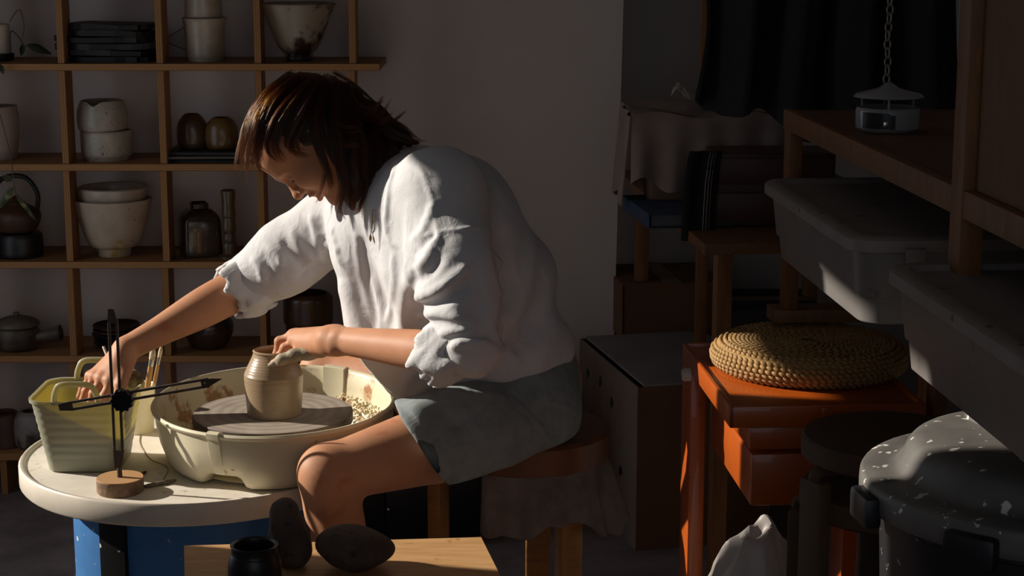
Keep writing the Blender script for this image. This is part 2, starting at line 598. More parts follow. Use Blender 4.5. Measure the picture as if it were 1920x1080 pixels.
# third row
m_yel = M('cream_yellow_streak', '#c2b19a', 0.45, col2='#b0a089', scale=18, bump=0.1, bscale=70, speck=[('#a98c45', 9, 0.62, 0.05), ('#55463a', 120, 0.7, 0.02)])
vessel('footed_bowl', 'large cream footed bowl with a faint yellow streak, lower of the nested pair', 'bowl', 215, 3, [(30, 0), (31, 10), (33, 15), (45, 20), (56, 45), (66, 80), (72, 103), (72, 106)], m_yel, seed=13)
vessel('nested_bowl', 'grey-cream bowl nested inside the large footed bowl', 'bowl', 216, 3, [(40, 60), (54, 90), (62, 112), (64, 126), (63, 128)], m_cream, seed=14, wall=0.006)
def squar(x, y, z, a, j):
    k = 1 / max(abs(math.cos(a - 0.35)), abs(math.sin(a - 0.35))) ** 0.75
    k = min(k, 1.24)
    return x * k * 0.9, y * k * 0.9, z
vessel('square_bottle', 'dark squared bottle with a short neck and a splash of glossy glaze', 'bottle', 376, 3, [(39, 0), (42, 4), (42, 55), (38, 74), (25, 86), (18, 89), (19, 96), (18, 98)], m_dkglaze, seed=15, dfm=squar)
pr = [(22, 0), (20, 4), (13, 8), (14, 26), (11, 30), (12, 34), (11, 42), (11, 46), (13, 52), (12, 70), (11, 75), (13, 78), (12, 100), (14, 126)]
vessel('candlestick', 'tall ringed brown candlestick next to the squared bottle', 'candlestick', 431, 3, pr, M('bamboo_glaze', '#4b3a22', 0.35, col2='#5c4a2e', scale=20, coat=0.3), seed=16, sm=2, wall=0.006, Y=4.92)
# teapot with overhead handle on black stand
tp = thing('overhead_teapot', 'rust brown teapot with a wrapped overhead handle, far left', 'teapot', (P(32, 440, 4.94).x, 4.94, LEV[3]))
s_ = S(4.94, 440)
bz = 47 * s_
m_rust = M('rust_glaze', '#4d3320', 0.5, col2='#2e2117', scale=9, bump=0.2, bscale=60)
MB().lathe(shell([(r * s_, h * s_ + bz) for r, h in smoothprof([(30, 0), (38, 6), (46, 25), (44, 38), (28, 48), (20, 52)])], 0.004), 40, dfm=wob(17, 0.01)).build('body', m_rust, tp, 50)
MB().lathe([(19 * s_, bz + 51 * s_), (20 * s_, bz + 54 * s_), (10 * s_, bz + 60 * s_), (4 * s_, bz + 66 * s_), (0.001, bz + 68 * s_)], 28).build('lid', m_rust, tp, 50)
hp = spline([(-40 * s_, 0, bz + 40 * s_), (-44 * s_, 0, bz + 70 * s_), (-20 * s_, 0, bz + 100 * s_), (20 * s_, 0, bz + 102 * s_), (42 * s_, 0, bz + 72 * s_), (40 * s_, 0, bz + 40 * s_)], 12)
MB().tube(hp, [0.006 + 0.0014 * (i % 2) for i in range(len(hp))], 10).build('handle', m_black, tp, 30)
vessel('black_stand', 'squat black pot under the rust brown teapot', 'pot', 36, 3, [(40, 0), (44, 4), (44, 36), (40, 45)], m_black, Y=4.94, hollow=False)
vn = thing('hanging_vine', 'leafy vine hanging in front of the rust brown teapot', 'plant', P(30, 300, 4.82))
o0 = vn.location
MB().tube(spline([P(0, 215, 4.82) - o0, P(12, 260, 4.82) - o0, P(22, 305, 4.82) - o0, P(26, 345, 4.82) - o0, P(32, 372, 4.82) - o0]), 0.0014, 6).build('stem', m_vine, vn)
for a, b, w in (((30, 365), (64, 418), 0.02), ((26, 350), (0, 395), 0.026), ((28, 360), (46, 395), 0.012), ((22, 340), (4, 330), 0.02), ((0, 120), (4, 140), 0.02)):
    A, B_ = P(*a, 4.82) - o0, P(*b, 4.82) - o0
    d = B_ - A
    o = leaf_mesh(d.length, w, 0.2, 0.12).build('leaf', m_leafv if a[1] > 200 else m_leaf, vn)
    o.location = A
    o.rotation_euler = d.to_track_quat('X', 'Y').to_euler()
    o.rotation_euler.rotate_axis('X', R(35))
# fourth row
tp = thing('side_handle_teapot', 'mottled grey lidded teapot with a hollow side handle', 'teapot', (P(34, 650, 4.94).x, 4.94, LEV[4]))
s_ = S(4.94, 650)
m_mott = M('mottled_grey', '#6d6254', 0.5, col2='#3b2f26', scale=9, lo=0.42, hi=0.6, bump=0.15, bscale=60)
MB().lathe(shell([(r * s_, h * s_) for r, h in smoothprof([(30, 0), (38, 6), (42, 26), (38, 40), (30, 44)])], 0.004), 40, dfm=wob(18, 0.01)).build('body', m_mott, tp, 50)
MB().lathe([(r * s_, h * s_) for r, h in smoothprof([(41, 45), (42, 48), (36, 55), (20, 61), (8, 63), (0.05, 64)])], 40).build('lid', m_mott, tp, 50)
MB().lathe([(r * s_, h * s_) for r, h in ((4, 63), (6, 67), (5, 70), (0.05, 71))], 16).build('knob', m_mott, tp, 50)
hm = Matrix.Translation((38 * s_, -0.01, 24 * s_)) @ Matrix.Rotation(R(80), 4, 'Y')
MB().lathe([(10 * s_, 0), (10 * s_, 20 * s_), (15 * s_, 44 * s_), (16 * s_, 46 * s_), (12 * s_, 44 * s_), (8 * s_, 12 * s_)], 24, mtx=hm).build('handle', m_mott, tp, 50)
for i in range(5):
    s_ = S(4.95, 640)
    pr = smoothprof([(24, 0), (30, 2), (40 + i, 9), (44, 12)], 3)
    vessel('leaf_dish', ['lowest dark dish of the stack behind the wrist', 'second dark dish from the bottom, behind the wrist', 'third dark dish from the bottom, behind the wrist',
           'fourth dark dish from the bottom, behind the wrist', 'topmost reddish wavy dish of the stack behind the wrist'][i], 'dish', 220 + (0, 3, -2, 1, 0)[i], 4, pr,
           m_black if i < 3 else M('dark_red_glaze', '#3a2018', 0.5, col2='#22160f', scale=12), base=i * 8 * s_, wall=0.003, seed=20 + i, amp=0.05 if i > 2 else 0.015, group='stack of dark dishes')
vessel('round_vase', 'dark round vase behind the reaching forearm', 'vase', 392, 4, [(26, 0), (36, 8), (47, 34), (44, 52), (30, 64), (22, 66)], m_dkglaze, seed=30)
vessel('storage_pot', 'dark brown banded pot below the rolled cuff, lower of two', 'pot', 580, 4, [(38, 0), (41, 4), (43, 40), (43, 46)], m_brown, seed=31)
vessel('storage_pot', 'dark brown lidded pot below the rolled cuff, upper of two', 'pot', 579, 4, [(42, 0), (46, 6), (46, 44), (44, 52), (38, 56)], m_brown, seed=32, base=47 * S(4.96, 640))
# fifth row
vessel('small_jar', 'reddish brown jar at the far left of the bottom shelf', 'jar', 10, 5, [(24, 0), (27, 5), (27, 45), (24, 62), (25, 66)], M('redbrown_glaze', '#4a3024', 0.5, col2='#5a4232', scale=12), seed=33, Y=4.93)
vessel('white_jar', 'white and brown mottled jar beside the plastic tub, bottom shelf', 'jar', 62, 5, [(26, 0), (32, 8), (34, 40), (29, 62), (20, 68)], M('white_brown_glaze', '#8d877f', 0.45, col2='#47362b', scale=10, lo=0.5, hi=0.58), seed=34, Y=4.93)
# dark cabinet on the floor behind the knee
cb = thing('black_cabinet', 'low black cabinet with a seam between its doors, behind the knee', 'cabinet', P(775, 960, 4.45))
cb.location.z = 0
m_blk = M('black_lacquer', '#0b0b0d', 0.35, col2='#101014', scale=5)
xw = 0.34
MB().box((0, 0.16, 0.24), (xw, 0.30, 0.46), 0.004).build('body', m_blk, cb)
for s_, nm in ((-1, 'door'), (1, 'door')):
    x0, x1 = (-xw / 2, P(723, 950, 4.45).x - cb.location.x) if s_ < 0 else (P(723, 950, 4.45).x - cb.location.x, xw / 2)
    d = MB().box(((x0 + x1) / 2, 0, 0.24), (x1 - x0 - 0.003, 0.016, 0.45), 0.002).build(nm, m_blk, cb)
    if s_ > 0:
        k = P(729, 955, 4.44)
        MB().lathe([(0.002, 0), (0.004, 0.006), (0.0005, 0.009)], 12, mtx=Matrix.Translation((k.x - cb.location.x, -0.008, k.z)) @ Matrix.Rotation(R(90), 4, 'X')).build('knob', M('steel', '#9a968f', 0.3, 1.0), d)
# ------------------------------------------------------------------ pottery wheel
ZT = 0.50
TC = Vector((-0.655, 3.60, 0))
TRAD = 0.352
wheel = thing('pottery_wheel', 'pottery wheel with a pale round worktop on a blue drum body', 'pottery wheel', (TC.x, TC.y, 0))
m_top = M('worktop_laminate', '#e8e0d2', 0.55, col2='#ddd3c2', scale=14, speck=[('#c4b498', 45, 0.66, 0.08)], bump=0.06, bscale=500)
m_rim = M('worktop_edge', '#dcd2c2', 0.45, col2='#d2c7b6', scale=10)
m_blue = M('blue_paint', '#3f78b4', 0.5, col2='#386ca4', scale=8, speck=[('#d9d4c8', 22, 0.70, 0.01), ('#c9b89a', 55, 0.72, 0.01)])
m_blackm = M('black_metal', '#101010', 0.35, speck=[('#e0d8ca', 26, 0.68, 0.02)])
def tabletop(r, x2, n=72):
    """round on the left, carried on to the right under the pan"""
    pts = []
    for i in range(n):
        a = 2 * math.pi * i / n
        x, y = r * math.cos(a), r * math.sin(a)
        if x > 0:
            x *= x2
            y *= 1 - 0.10 * (x / (r * x2)) ** 2
        pts.append((x, y))
    return pts
def loft(mb, rings, closed_ends=True):
    n = len(rings[0])
    vs_ = [p for r_ in rings for p in r_]
    fs = []
    for j in range(len(rings) - 1):
        for i in range(n):
            i2 = (i + 1) % n
            fs.append((j * n + i, j * n + i2, (j + 1) * n + i2, (j + 1) * n + i))
    if closed_ends:
        fs.append(tuple(range(n - 1, -1, -1)))
        fs.append(tuple((len(rings) - 1) * n + i for i in range(n)))
    return mb.add(vs_, fs)
A = 1.08
ring = lambda r, z: [(x, y, z) for x, y in tabletop(r, A)]
loft(MB(), [ring(TRAD - 0.012, ZT - 0.036), ring(TRAD - 0.012, ZT)]).build('worktop', m_top, wheel, 40)
edge = [ring(TRAD - 0.0135, ZT - 0.035), ring(TRAD - 0.012, ZT - 0.040), ring(TRAD - 0.003, ZT - 0.040), ring(TRAD, ZT - 0.036), ring(TRAD, ZT + 0.001), ring(TRAD - 0.003, ZT + 0.005),
        ring(TRAD - 0.009, ZT + 0.005), ring(TRAD - 0.012, ZT + 0.002), ring(TRAD - 0.0135, ZT - 0.001)]
mb = MB()
loft(mb, edge + [edge[0]], False)
mb.build('rim', m_rim, wheel, 50)
# drum body
MB().lathe([(0.246, 0.03), (0.25, 0.04), (0.25, ZT - 0.045), (0.246, ZT - 0.041)], 64).build('drum', m_blue, wheel, 40)
q = P(208, 1030, 3.37) - wheel.location
ang = math.atan2(q.y, q.x)
def strip(u, v):
    a = ang + (u - 0.5) * 0.24
    return (0.2565 * math.cos(a), 0.2565 * math.sin(a), 0.03 + v * (ZT - 0.075))
MB().sheet(strip, 6, 1, 0.012).build('black_bracket', m_blackm, wheel, 60)
for a in (30, 150, 270):
    MB().lathe([(0.02, 0), (0.022, 0.03)], 16, c=(0.2 * math.cos(R(a)), 0.2 * math.sin(R(a)), 0)).build('foot', m_blackm, wheel)
# wheel head shaft and disc under the bat
BC = Vector((-0.484, 3.550, 0))
rel = BC - wheel.location
m_alu = M('cast_aluminium', '#9c968c', 0.4, 0.8)
MB().lathe([(0.03, ZT), (0.03, 0.565), (0.14, 0.568), (0.142, 0.580)], 48, c=(rel.x, rel.y, 0)).build('wheel_head', m_alu, wheel)

# splash pan: oval tub in two halves
m_pan = M('cream_plastic', '#e6ddc0', 0.38, col2='#dfd5b4', scale=6, spec=0.5, translucent=0.12, tcol='#d8c890', speck=[('#a98256', 16, 0.69, 0.03)])
m_pani = M('slurry_stained_plastic', '#ddd1b0', 0.45, col2='#a47446', scale=13, lo=0.53, hi=0.6, bump=0.2, bscale=40)
pan = thing('splash_pan', 'cream plastic splash pan around the wheel head, stained with clay', 'splash pan', (-0.484, 3.592, ZT))
PA, PB, PH = 0.246, 0.283, 0.118
def ov(r_off, a, z, sq=0.0):
    ca, sa = math.cos(a), math.sin(a)
    return ((PA + r_off) * ca, (PB + r_off) * sa, z)
def pan_bottom(a):
    d = math.degrees(a) % 360
    # raised gap between the two feet at the front
    g = 0.0
    for c0, w in ((250, 9.5), (70, 12)):
        dd = abs((d - c0 + 180) % 360 - 180)
        g = max(g, 1 - min(1, max(0, (dd - w) / 4.0)))
    return 0.002 + 0.024 * g
n = 120
for half in range(2):
    mb = MB()
    a0, a1 = (R(-110), R(70)) if half else (R(70), R(250))
    secs = []
    N_ = 70
    for i in range(N_ + 1):
        a = a0 + (a1 - a0) * i / N_
        zb = pan_bottom(a)
        prof = [(-0.085, zb + 0.001), (-0.040, zb), (-0.030, zb + 0.004), (-0.024, zb + 0.014), (-0.012, 0.050), (-0.006, 0.080), (-0.003, PH - 0.010), (0.002, PH - 0.008), (0.004, PH - 0.002), (0.000, PH + 0.002),
                (-0.005, PH + 0.001), (-0.009, PH - 0.004), (-0.012, 0.080), (-0.018, 0.050), (-0.030, zb + 0.018), (-0.040, zb + 0.006), (-0.085, zb + 0.006)]
        secs.append([ov(r, a, z) for r, z in prof])
    k = len(secs[0])
    vs_ = [p for s_ in secs for p in s_]
    fs = []
    for i in range(N_):
        for j in range(k):
            j2 = (j + 1) % k
            fs.append((i * k + j, (i + 1) * k + j, (i + 1) * k + j2, i * k + j2))
    fs.append(tuple(range(k)))
    fs.append(tuple(N_ * k + j for j in range(k - 1, -1, -1)))
    mb.add(vs_, fs)
    o = mb.build('pan_half', m_pan, pan, 50)
    o.data.materials.append(m_pani)
    for p in o.data.polygons:            # inner wall carries the clay stains
        c = p.center
        rr = math.hypot(c.x / (PA - 0.0085), c.y / (PB - 0.0085))
        if p.normal.x * c.x + p.normal.y * c.y < 0 and c.z < PH - 0.006:
            p.material_index = 1
def clip(aa, w, name, r0=0.004):
    mb = MB()
    secs = []
    for i in range(7):
        a = aa + (i / 6 - 0.5) * w
        secs.append([ov(r, a, z) for r, z in ((-0.0225, 0.032), (-0.010, 0.055), (-0.002, 0.085), (0.001, PH - 0.012), (0.007, PH - 0.008), (0.008, PH + 0.003), (0.000, PH + 0.006), (-0.013, PH + 0.003), (-0.015, 0.085), (-0.026, 0.034))])
    k = 10
    vs_ = [p for s_ in secs for p in s_]
    fs = []
    for i in range(6):
        for j in range(k):
            j2 = (j + 1) % k
            fs.append((i * k + j, (i + 1) * k + j, (i + 1) * k + j2, i * k + j2))
    fs += [tuple(range(k)), tuple(6 * k + j for j in range(k - 1, -1, -1))]
    mb.add(vs_, fs)
    return mb.build(name, m_pan, pan, 40)
clip(R(250), 0.10, 'joint_clip')
clip(R(66), 0.22, 'joint_clip')
# clay slurry in the pan (right) - wet crumbs
rnd = random.Random(3)
mb = MB()
for i in range(520):
    a = R(rnd.uniform(-40, 62)) if i < 430 else R(rnd.uniform(95, 170))
    rr = rnd.uniform(-0.062, -0.03)
    x, y, z = ov(rr, a, 0.02)
    s_ = rnd.uniform(0.0015, 0.0045)
    z = 0.012 + (rr + 0.062) * 1.2 + (0.022 if i < 430 else 0)
    bm = bmesh.new()
    bmesh.ops.create_icosphere(bm, subdivisions=1, radius=s_)
    bm.verts.index_update()
    mb.add([(v.co.x * 1.3 + x, v.co.y + y, v.co.z * 0.7 + z + rnd.uniform(-.001, .001)) for v in bm.verts], [[v.index for v in f.verts] for f in bm.faces])
    bm.free()
o = mb.build('clay_slurry', M('wet_slurry', '#ddd1b0', 0.6, col2='#cbb58e', scale=30), pan, 60)
o['kind'] = 'stuff'
mb = MB()
loft(mb, [[ov(-0.055, 2 * math.pi * i / 60, 0.0085) for i in range(60)], [ov(-0.05, 2 * math.pi * i / 60, 0.012) for i in range(60)]])
o = mb.build('pan_floor', m_pani, pan, 40)

# bat
m_bat = wave_mat('bat_wood', '#aca194', '#9a8e80', 13, 'Z', 0.4, 1.5, True, ('#857869', 9, 0.58), 0.0)
m_bate = M('bat_edge', '#54483e', 0.6, col2='#6b5d50', scale=30, stretch=(1, 1, 6))
bat = thing('throwing_bat', 'grey wooden bat with ring marks on the wheel head', 'bat', (BC.x, BC.y, 0.581))
BR = 149.5 * S(3.55, 774)
BT = 0.021
MB().lathe([(BR - 0.002, 0), (BR, 0.002), (BR, BT - 0.002), (BR - 0.0015, BT - 0.0005)], 72, cap1=False).build('edge', m_bate, bat, 40)
MB().lathe([(0.0008, BT), (BR * 0.5, BT), (BR - 0.0015, BT - 0.0004), (BR - 0.003, BT - 0.008)], 72, cap0=False, cap1=True).build('face', m_bat, bat, 40)
ZB = 0.581 + BT
# the pot being thrown
m_clay = wave_mat('wet_clay', '#a08a6e', '#988166', 60, 'Z', 0.33, 1.5, False, ('#ab967a', 14, 0.55), 0.06, 0.5)
s_ = S(3.53, 720)
pp = [(50, 0), (51, 3), (52, 20), (54, 45), (55, 66), (55, 76), (54, 79), (50, 88), (44, 100), (39, 110), (37, 117), (38, 120)]
out = [(r * s_, h * s_ * 1.02) for r, h in smoothprof(pp, 5)]
def thr(x, y, z, a, j):
    k = 1 + 0.0032 * math.sin(z * 560 + a) * (1 if z < 0.085 else 0.3)
    return x * k, y * k, z
pot = MB().lathe(shell(out, 0.007), 64, dfm=thr).build('clay_pot', m_clay, None, 60)
pot.location = (P(515, 780, 3.535).x, 3.535, ZB)
tag(pot, 'wet brown clay pot with throwing lines on the wheel', 'pot')

# ------------------------------------------------------------------ tub
m_tub = M('tub_plastic', '#babcae', 0.4, col2='#b0b3a3', scale=5, translucent=0.36, tcol='#ecdc58', spec=0.4)
tub = thing('plastic_tub', 'pale green ribbed plastic tub with two handles on the worktop', 'tub', (P(167, 800, 3.535).x, 3.535, ZT))
def rsq(hx, hy, r, n=8):
    pts = []
    for qx, qy, a0 in ((1, 1, 0), (-1, 1, 90), (-1, -1, 180), (1, -1, 270)):
        for i in range(n + 1):
            a = R(a0 + 90 * i / n)
            pts.append((qx * (hx - r) + r * math.cos(a), qy * (hy - r) + r * math.sin(a)))
    return pts
TH_ = 0.152
rings_o, rings_i = [], []
K = 54
for j in range(K + 1):
    t_ = j / K
    hx, hy = 0.071 + 0.027 * t_, 0.072 + 0.024 * t_
    rib = 0.0005 * math.sin(t_ * 2 * math.pi * 9) if 0.15 < t_ < 0.86 else 0
    po = rsq(hx, hy, 0.026 + 0.010 * t_)
    pts = []
    for (x, y) in po:
        flat = (abs(x) < hx * 0.82 and abs(x) > hx * 0.25) or (abs(y) < hy * 0.82)
        k = 1 + (rib / hx if flat else 0)
        pts.append((x * k, y * k, t_ * TH_))
    rings_o.append(pts)
    rings_i.append([(x, y, max(t_ * TH_, 0.004)) for x, y in rsq(hx - 0.0022, hy - 0.0022, 0.024 + 0.010 * t_)])
mb = MB()
bot = [[(x * 0.93, y * 0.93, 0.0) for x, y in rsq(0.071, 0.072, 0.026)]]
rings_o[0] = [(x, y, 0.004) for x, y, z in rings_o[0]]
lip = [[(x, y, TH_ - 0.006) for x, y in rsq(0.1005, 0.0985, 0.036)], [(x, y, TH_ + 0.001) for x, y in rsq(0.1010, 0.0990, 0.036)]]
loft(mb, bot + rings_o[:-1] + lip + rings_i[::-1])
mb.build('tub_body', m_tub, tub, 60)
def handle(y, lean):
    pts = spline([(-0.043, y, TH_ - 0.004), (-0.041, y + lean * 0.3, TH_ + 0.014), (-0.030, y + lean, TH_ + 0.034), (0, y + lean, TH_ + 0.037), (0.030, y + lean, TH_ + 0.034), (0.041, y + lean * 0.3, TH_ + 0.014), (0.043, y, TH_ - 0.004)], 6)
    return MB().tube(pts, 0.0042, 8, flat=1.5).build('handle', m_tub, tub, 60)
handle(0.096, 0.004)
handle(-0.096, -0.004)
wm = M('cloudy_water', '#8f8a4e', 0.15, spec=0.5)
loft(MB(), [[(x, y, 0.006) for x, y in rsq(0.067, 0.067, 0.022)], [(x, y, 0.062) for x, y in rsq(0.078, 0.079, 0.026)]]).build('water', wm, tub, 40)

# sponge on the tub corner, cup with brushes behind
sp = MB()
bm = bmesh.new()
bmesh.ops.create_icosphere(bm, subdivisions=3, radius=0.019)
rnd = random.Random(9)
bm.verts.index_update()
sp.add([v.co * (1 + rnd.uniform(-0.10, 0.10)) for v in bm.verts], [[v.index for v in f.verts] for f in bm.faces])
bm.free()
o = sp.build('sponge', M('clay_sponge', '#8f7c55', 0.95, col2='#5e4f36', scale=90, bump=0.6, bscale=160), None, 60)
o.location = Vector((tub.location.x + 0.078, 3.60, ZT + TH_ + 0.006))
tag(o, 'small clay-stained sponge perched on the tub corner', 'sponge')
cup = thing('brush_cup', 'cream plastic cup holding brushes between the tub and the pan', 'cup', (P(262, 800, 3.76).x, 3.76, ZT))
MB().lathe(shell([(0.028, 0), (0.030, 0.003), (0.036, 0.10), (0.037, 0.104)], 0.002), 36).build('cup_body', m_pan, cup, 50)
MB().box((0.0385, -0.01, 0.045), (0.006, 0.016, 0.02), 0.002).build('lug', m_pan, cup)
m_bw = M('brush_wood', '#b98a4a', 0.4, col2='#a3763a', scale=30, stretch=(8, 8, 1))
m_fer = M('ferrule', '#b9b4aa', 0.25, 1.0)
m_bris = M('bristle', '#d9cdb4', 0.8, col2='#a8926c', scale=200)
def brush(name, label, tip, base, r, bristle):
    A_, B_ = Vector(base), Vector(tip)
    b = thing(name, label, 'brush', A_)
    d = B_ - A_
    MB().tube([(0, 0, 0), d * 0.35, d * 0.6, d * 0.78], [r * 0.5, r * 0.8, r, r * 0.85], 10).build('handle', m_bw, b, 60)
    MB().tube([d * 0.77, d * 0.86], [r * 0.9, r * 0.95], 10).build('ferrule', m_fer, b, 60)
    if bristle:
        MB().tube([d * 0.855, d * 0.93, d * 0.985, d], [r * 0.95, r * 1.05, r * 0.6, r * 0.1], 10).build('bristles', m_bris, b, 60)
    return b
cl = cup.location
brush('paint_brush', 'flat honey-coloured brush leaning left in the cup', P(288, 652, 3.78), cl + Vector((0.003, 0.0, 0.008)), 0.0065, True)
brush('paint_brush', 'slim brush leaning furthest right in the cup', P(303, 648, 3.79), cl + Vector((0.012, 0.008, 0.008)), 0.0042, True)
wt = MB().tube([Vector((0, 0, 0)), P(194, 650, 3.80) - P(222, 720, 3.74)], [0.004, 0.0032], 8).build('wooden_stick', M('pale_stick', '#cbbfae', 0.6), None, 60)
wt.location = P(222, 720, 3.74)
tag(wt, 'pale wooden stick poking up behind the wrist', 'stick')

# ------------------------------------------------------------------ height gauge
m_iron = M('gauge_steel', '#463f39', 0.5, 0.25, col2='#5c5148', scale=40)
g0 = PZ(226, 921, ZT)
gz = thing('throwing_gauge', 'dark slotted throwing gauge on a round wooden base', 'gauge', g0)
gs = S(g0.y, 900)
m_log = wave_mat('log_slice', '#c59a70', '#b08559', 60, 'Z', 0.55, 1.5, True, ('#a67c54', 12, 0.6))
m_bark = M('bark', '#8a7058', 0.9, col2='#65503d', scale=40, bump=0.6, bscale=120)
rl = 44 * gs
hl = 28 * gs
MB().lathe([(rl * 0.96, 0.0003), (rl, 0.003), (rl, hl - 0.002)], 48, dfm=wob(77, 0.008), cap1=False).build('base_side', m_bark, gz, 50)
MB().lathe([(rl, hl - 0.003), (rl * 0.985, hl), (0.0008, hl)], 48, dfm=wob(77, 0.008), cap0=False).build('base_top', m_log, gz, 50)
def slotbar(L_, W_, T_, slot0, slot1, tip=0.0, tip2=0.0):
    """flat bar along +X with a slot, thickness along Y"""
    mb = MB()
    w2 = W_ / 2
    sw = W_ * 0.24
    h = T_ / 2
    for sgn in (-1, 1):
        mb.box(((slot0 + slot1) / 2, 0, sgn * (w2 + sw) / 2), (slot1 - slot0, T_, w2 - sw), 0.0006, 1)
    mp_ = Matrix(((1, 0, 0, 0), (0, 0, 1, 0), (0, 1, 0, 0), (0, 0, 0, 1)))
    mb.prism([(0, -w2 * (1 - tip)), (slot0, -w2), (slot0, w2), (0, w2 * (1 - tip * 0.3))], -h, h, mp_)
    mb.prism([(slot1, -w2), (L_, -w2 * (1 - tip2)), (L_, w2 * (1 - tip2 * 0.3)), (slot1, w2)], -h, h, mp_)
    return mb
LV = 296 * gs / 0.97
ub = slotbar(LV, 0.0205, 0.004, 0.035, LV - 0.028, 0.55, 0.75).build('upright_bar', m_iron, gz, 30)
ub.location = (P(224, 880, g0.y).x - g0.x, 0, hl + 0.018)
ub.rotation_euler = (0, R(-90), 0)
MB().tube([(ub.location.x, 0, hl - 0.004), (ub.location.x, 0, hl + 0.020)], [0.0055, 0.0045], 12).build('stem', m_iron, gz, 50)
a0, a1 = P(112, 764, g0.y), P(392, 716, g0.y)
d = a1 - a0
ab = slotbar(d.length, 0.0190, 0.004, 0.026, d.length - 0.012, 0.5, 0.0).build('cross_arm', m_iron, gz, 30)
ab.location = a0 - g0 + Vector((0, -0.0042, 0))
ab.rotation_euler = (0, -math.atan2(d.z, d.x), 0)
tp_ = MB().prism([(0, -0.0075), (0.014, -0.0075), (0.042, 0.0035), (0.012, 0.0085), (0, 0.0085)], -0.001, 0.001, Matrix(((1, 0, 0, d.length - 0.014), (0, 0, 1, -0.003), (0, 1, 0, 0), (0, 0, 0, 1))))
tp_.build('pointer', M('pointer_steel', '#6a625a', 0.3, 0.9), ab, 30)
MB().lathe([(0.0026, 0), (0.0026, 0.002), (0.001, 0.003)], 12, mtx=Matrix.Translation((d.length - 0.006, -0.004, 0.001)) @ Matrix.Rotation(R(90), 4, 'X')).build('rivet', m_iron, ab, 40)
kn = P(228, 752, g0.y - 0.02)
def knurl(x, y, z, a, j):
    k = 1 + 0.07 * math.cos(a * 12)
    return x * k, y * k, z
MB().lathe([(0.010, 0), (0.0205, 0.002), (0.0215, 0.004), (0.0215, 0.013), (0.0200, 0.016), (0.010, 0.0165), (0.0008, 0.0165)], 96, dfm=knurl,
           mtx=Matrix.Translation((kn.x - g0.x, -0.006, kn.z - g0.z)) @ Matrix.Rotation(R(90), 4, 'X')).build('knob', M('black_bakelite', '#0c0c0c', 0.3), gz, 35)
# tools lying on the worktop
def tool(name, label, cat, a, b, r, mat, flat=1.0, taper=0.6):
    A_, B_ = PZ(*a, ZT + r * flat), PZ(*b, ZT + r * flat)
    o = MB().tube([(0, 0, 0), (B_ - A_) * 0.1, (B_ - A_) * 0.7, B_ - A_], [r * 0.8, r, r, r * taper], 10, flat=flat).build(name, mat, None, 60)
    o.location = A_
    return tag(o, label, cat)
tool('wooden_tool', 'grey wooden modelling tool lying right of the gauge base', 'tool', (272, 912), (330, 900), 0.0055, M('grey_wood', '#7a6a58', 0.7, col2='#5c4e40', scale=40), 0.7, 0.5)
tool('metal_tool', 'short dark ribbon tool lying behind the gauge base', 'tool', (256, 893), (273, 884), 0.005, m_iron, 0.5, 0.7)
w0 = PZ(300, 880, ZT)
wpts = [PZ(x, y, ZT + 0.0012) - w0 + Vector((0, 0, dz)) for x, y, dz in ((268, 800, 0.0), (262, 830, .0), (282, 860, .0), (308, 872, 0.0), (315, 882, 0.0), (306, 900, 0.001))]
wire = MB().tube(spline(wpts, 8), 0.0009, 5).build('cutting_wire', M('twine', '#9a8156', 0.6), None, 60)
wire.location = w0
tag(wire, 'thin cutting wire loosely curled on the worktop', 'wire')

# ------------------------------------------------------------------ sitting stool, its cloth
m_bir = M('birch_wood', '#a8733a', 0.45, col2='#96632f', scale=12, stretch=(1, 1, 8), bump=0.04, bscale=80)
m_seatw = M('stained_seat_wood', '#7a4a28', 0.5, col2='#6a3f22', scale=8, stretch=(1, 8, 1))
SY = 3.66
sc = P(988, 797, SY)
SR = 155 * S(SY, 797)
SZ = sc.z
stool = thing('sitting_stool', 'round birch stool under the seated person', 'stool', (sc.x, SY, 0))
MB().lathe([(SR - 0.006, SZ - 0.066), (SR, SZ - 0.060), (SR, SZ - 0.008), (SR - 0.008, SZ)], 56).build('seat', m_seatw, stool, 40)
for px, py, Y in ((822, 960, 3.60), (1066, 1040, 3.53), (1010, 960, 3.82)):
    b = P(px, py, Y) - stool.location
    ang = math.atan2(b.y, b.x)
    mb = MB()
    rr = SR - 0.018 if py != 1040 else math.hypot(b.x, b.y)
    c = Vector((math.cos(ang) * rr, math.sin(ang) * rr, 0)) if px != 822 else Vector((b.x, b.y, 0))
    mb.box((c.x, c.y, (SZ - 0.08) / 2), (0.030, 0.052, SZ - 0.08), 0.004, 2, rot=Matrix.Rotation(ang if px != 822 else R(-20), 3, 'Z'))
    mb.build('leg', m_bir, stool)
    # bent knee of the leg running under the seat
    i_ = c * 0.35
    MB().tube(spline([c + Vector((0, 0, SZ - 0.095)), c * 0.95 + Vector((0, 0, SZ - 0.078)), i_ + Vector((0, 0, SZ - 0.076))], 5), 0.013, 8).build('leg_bend', m_bir, stool, 60)
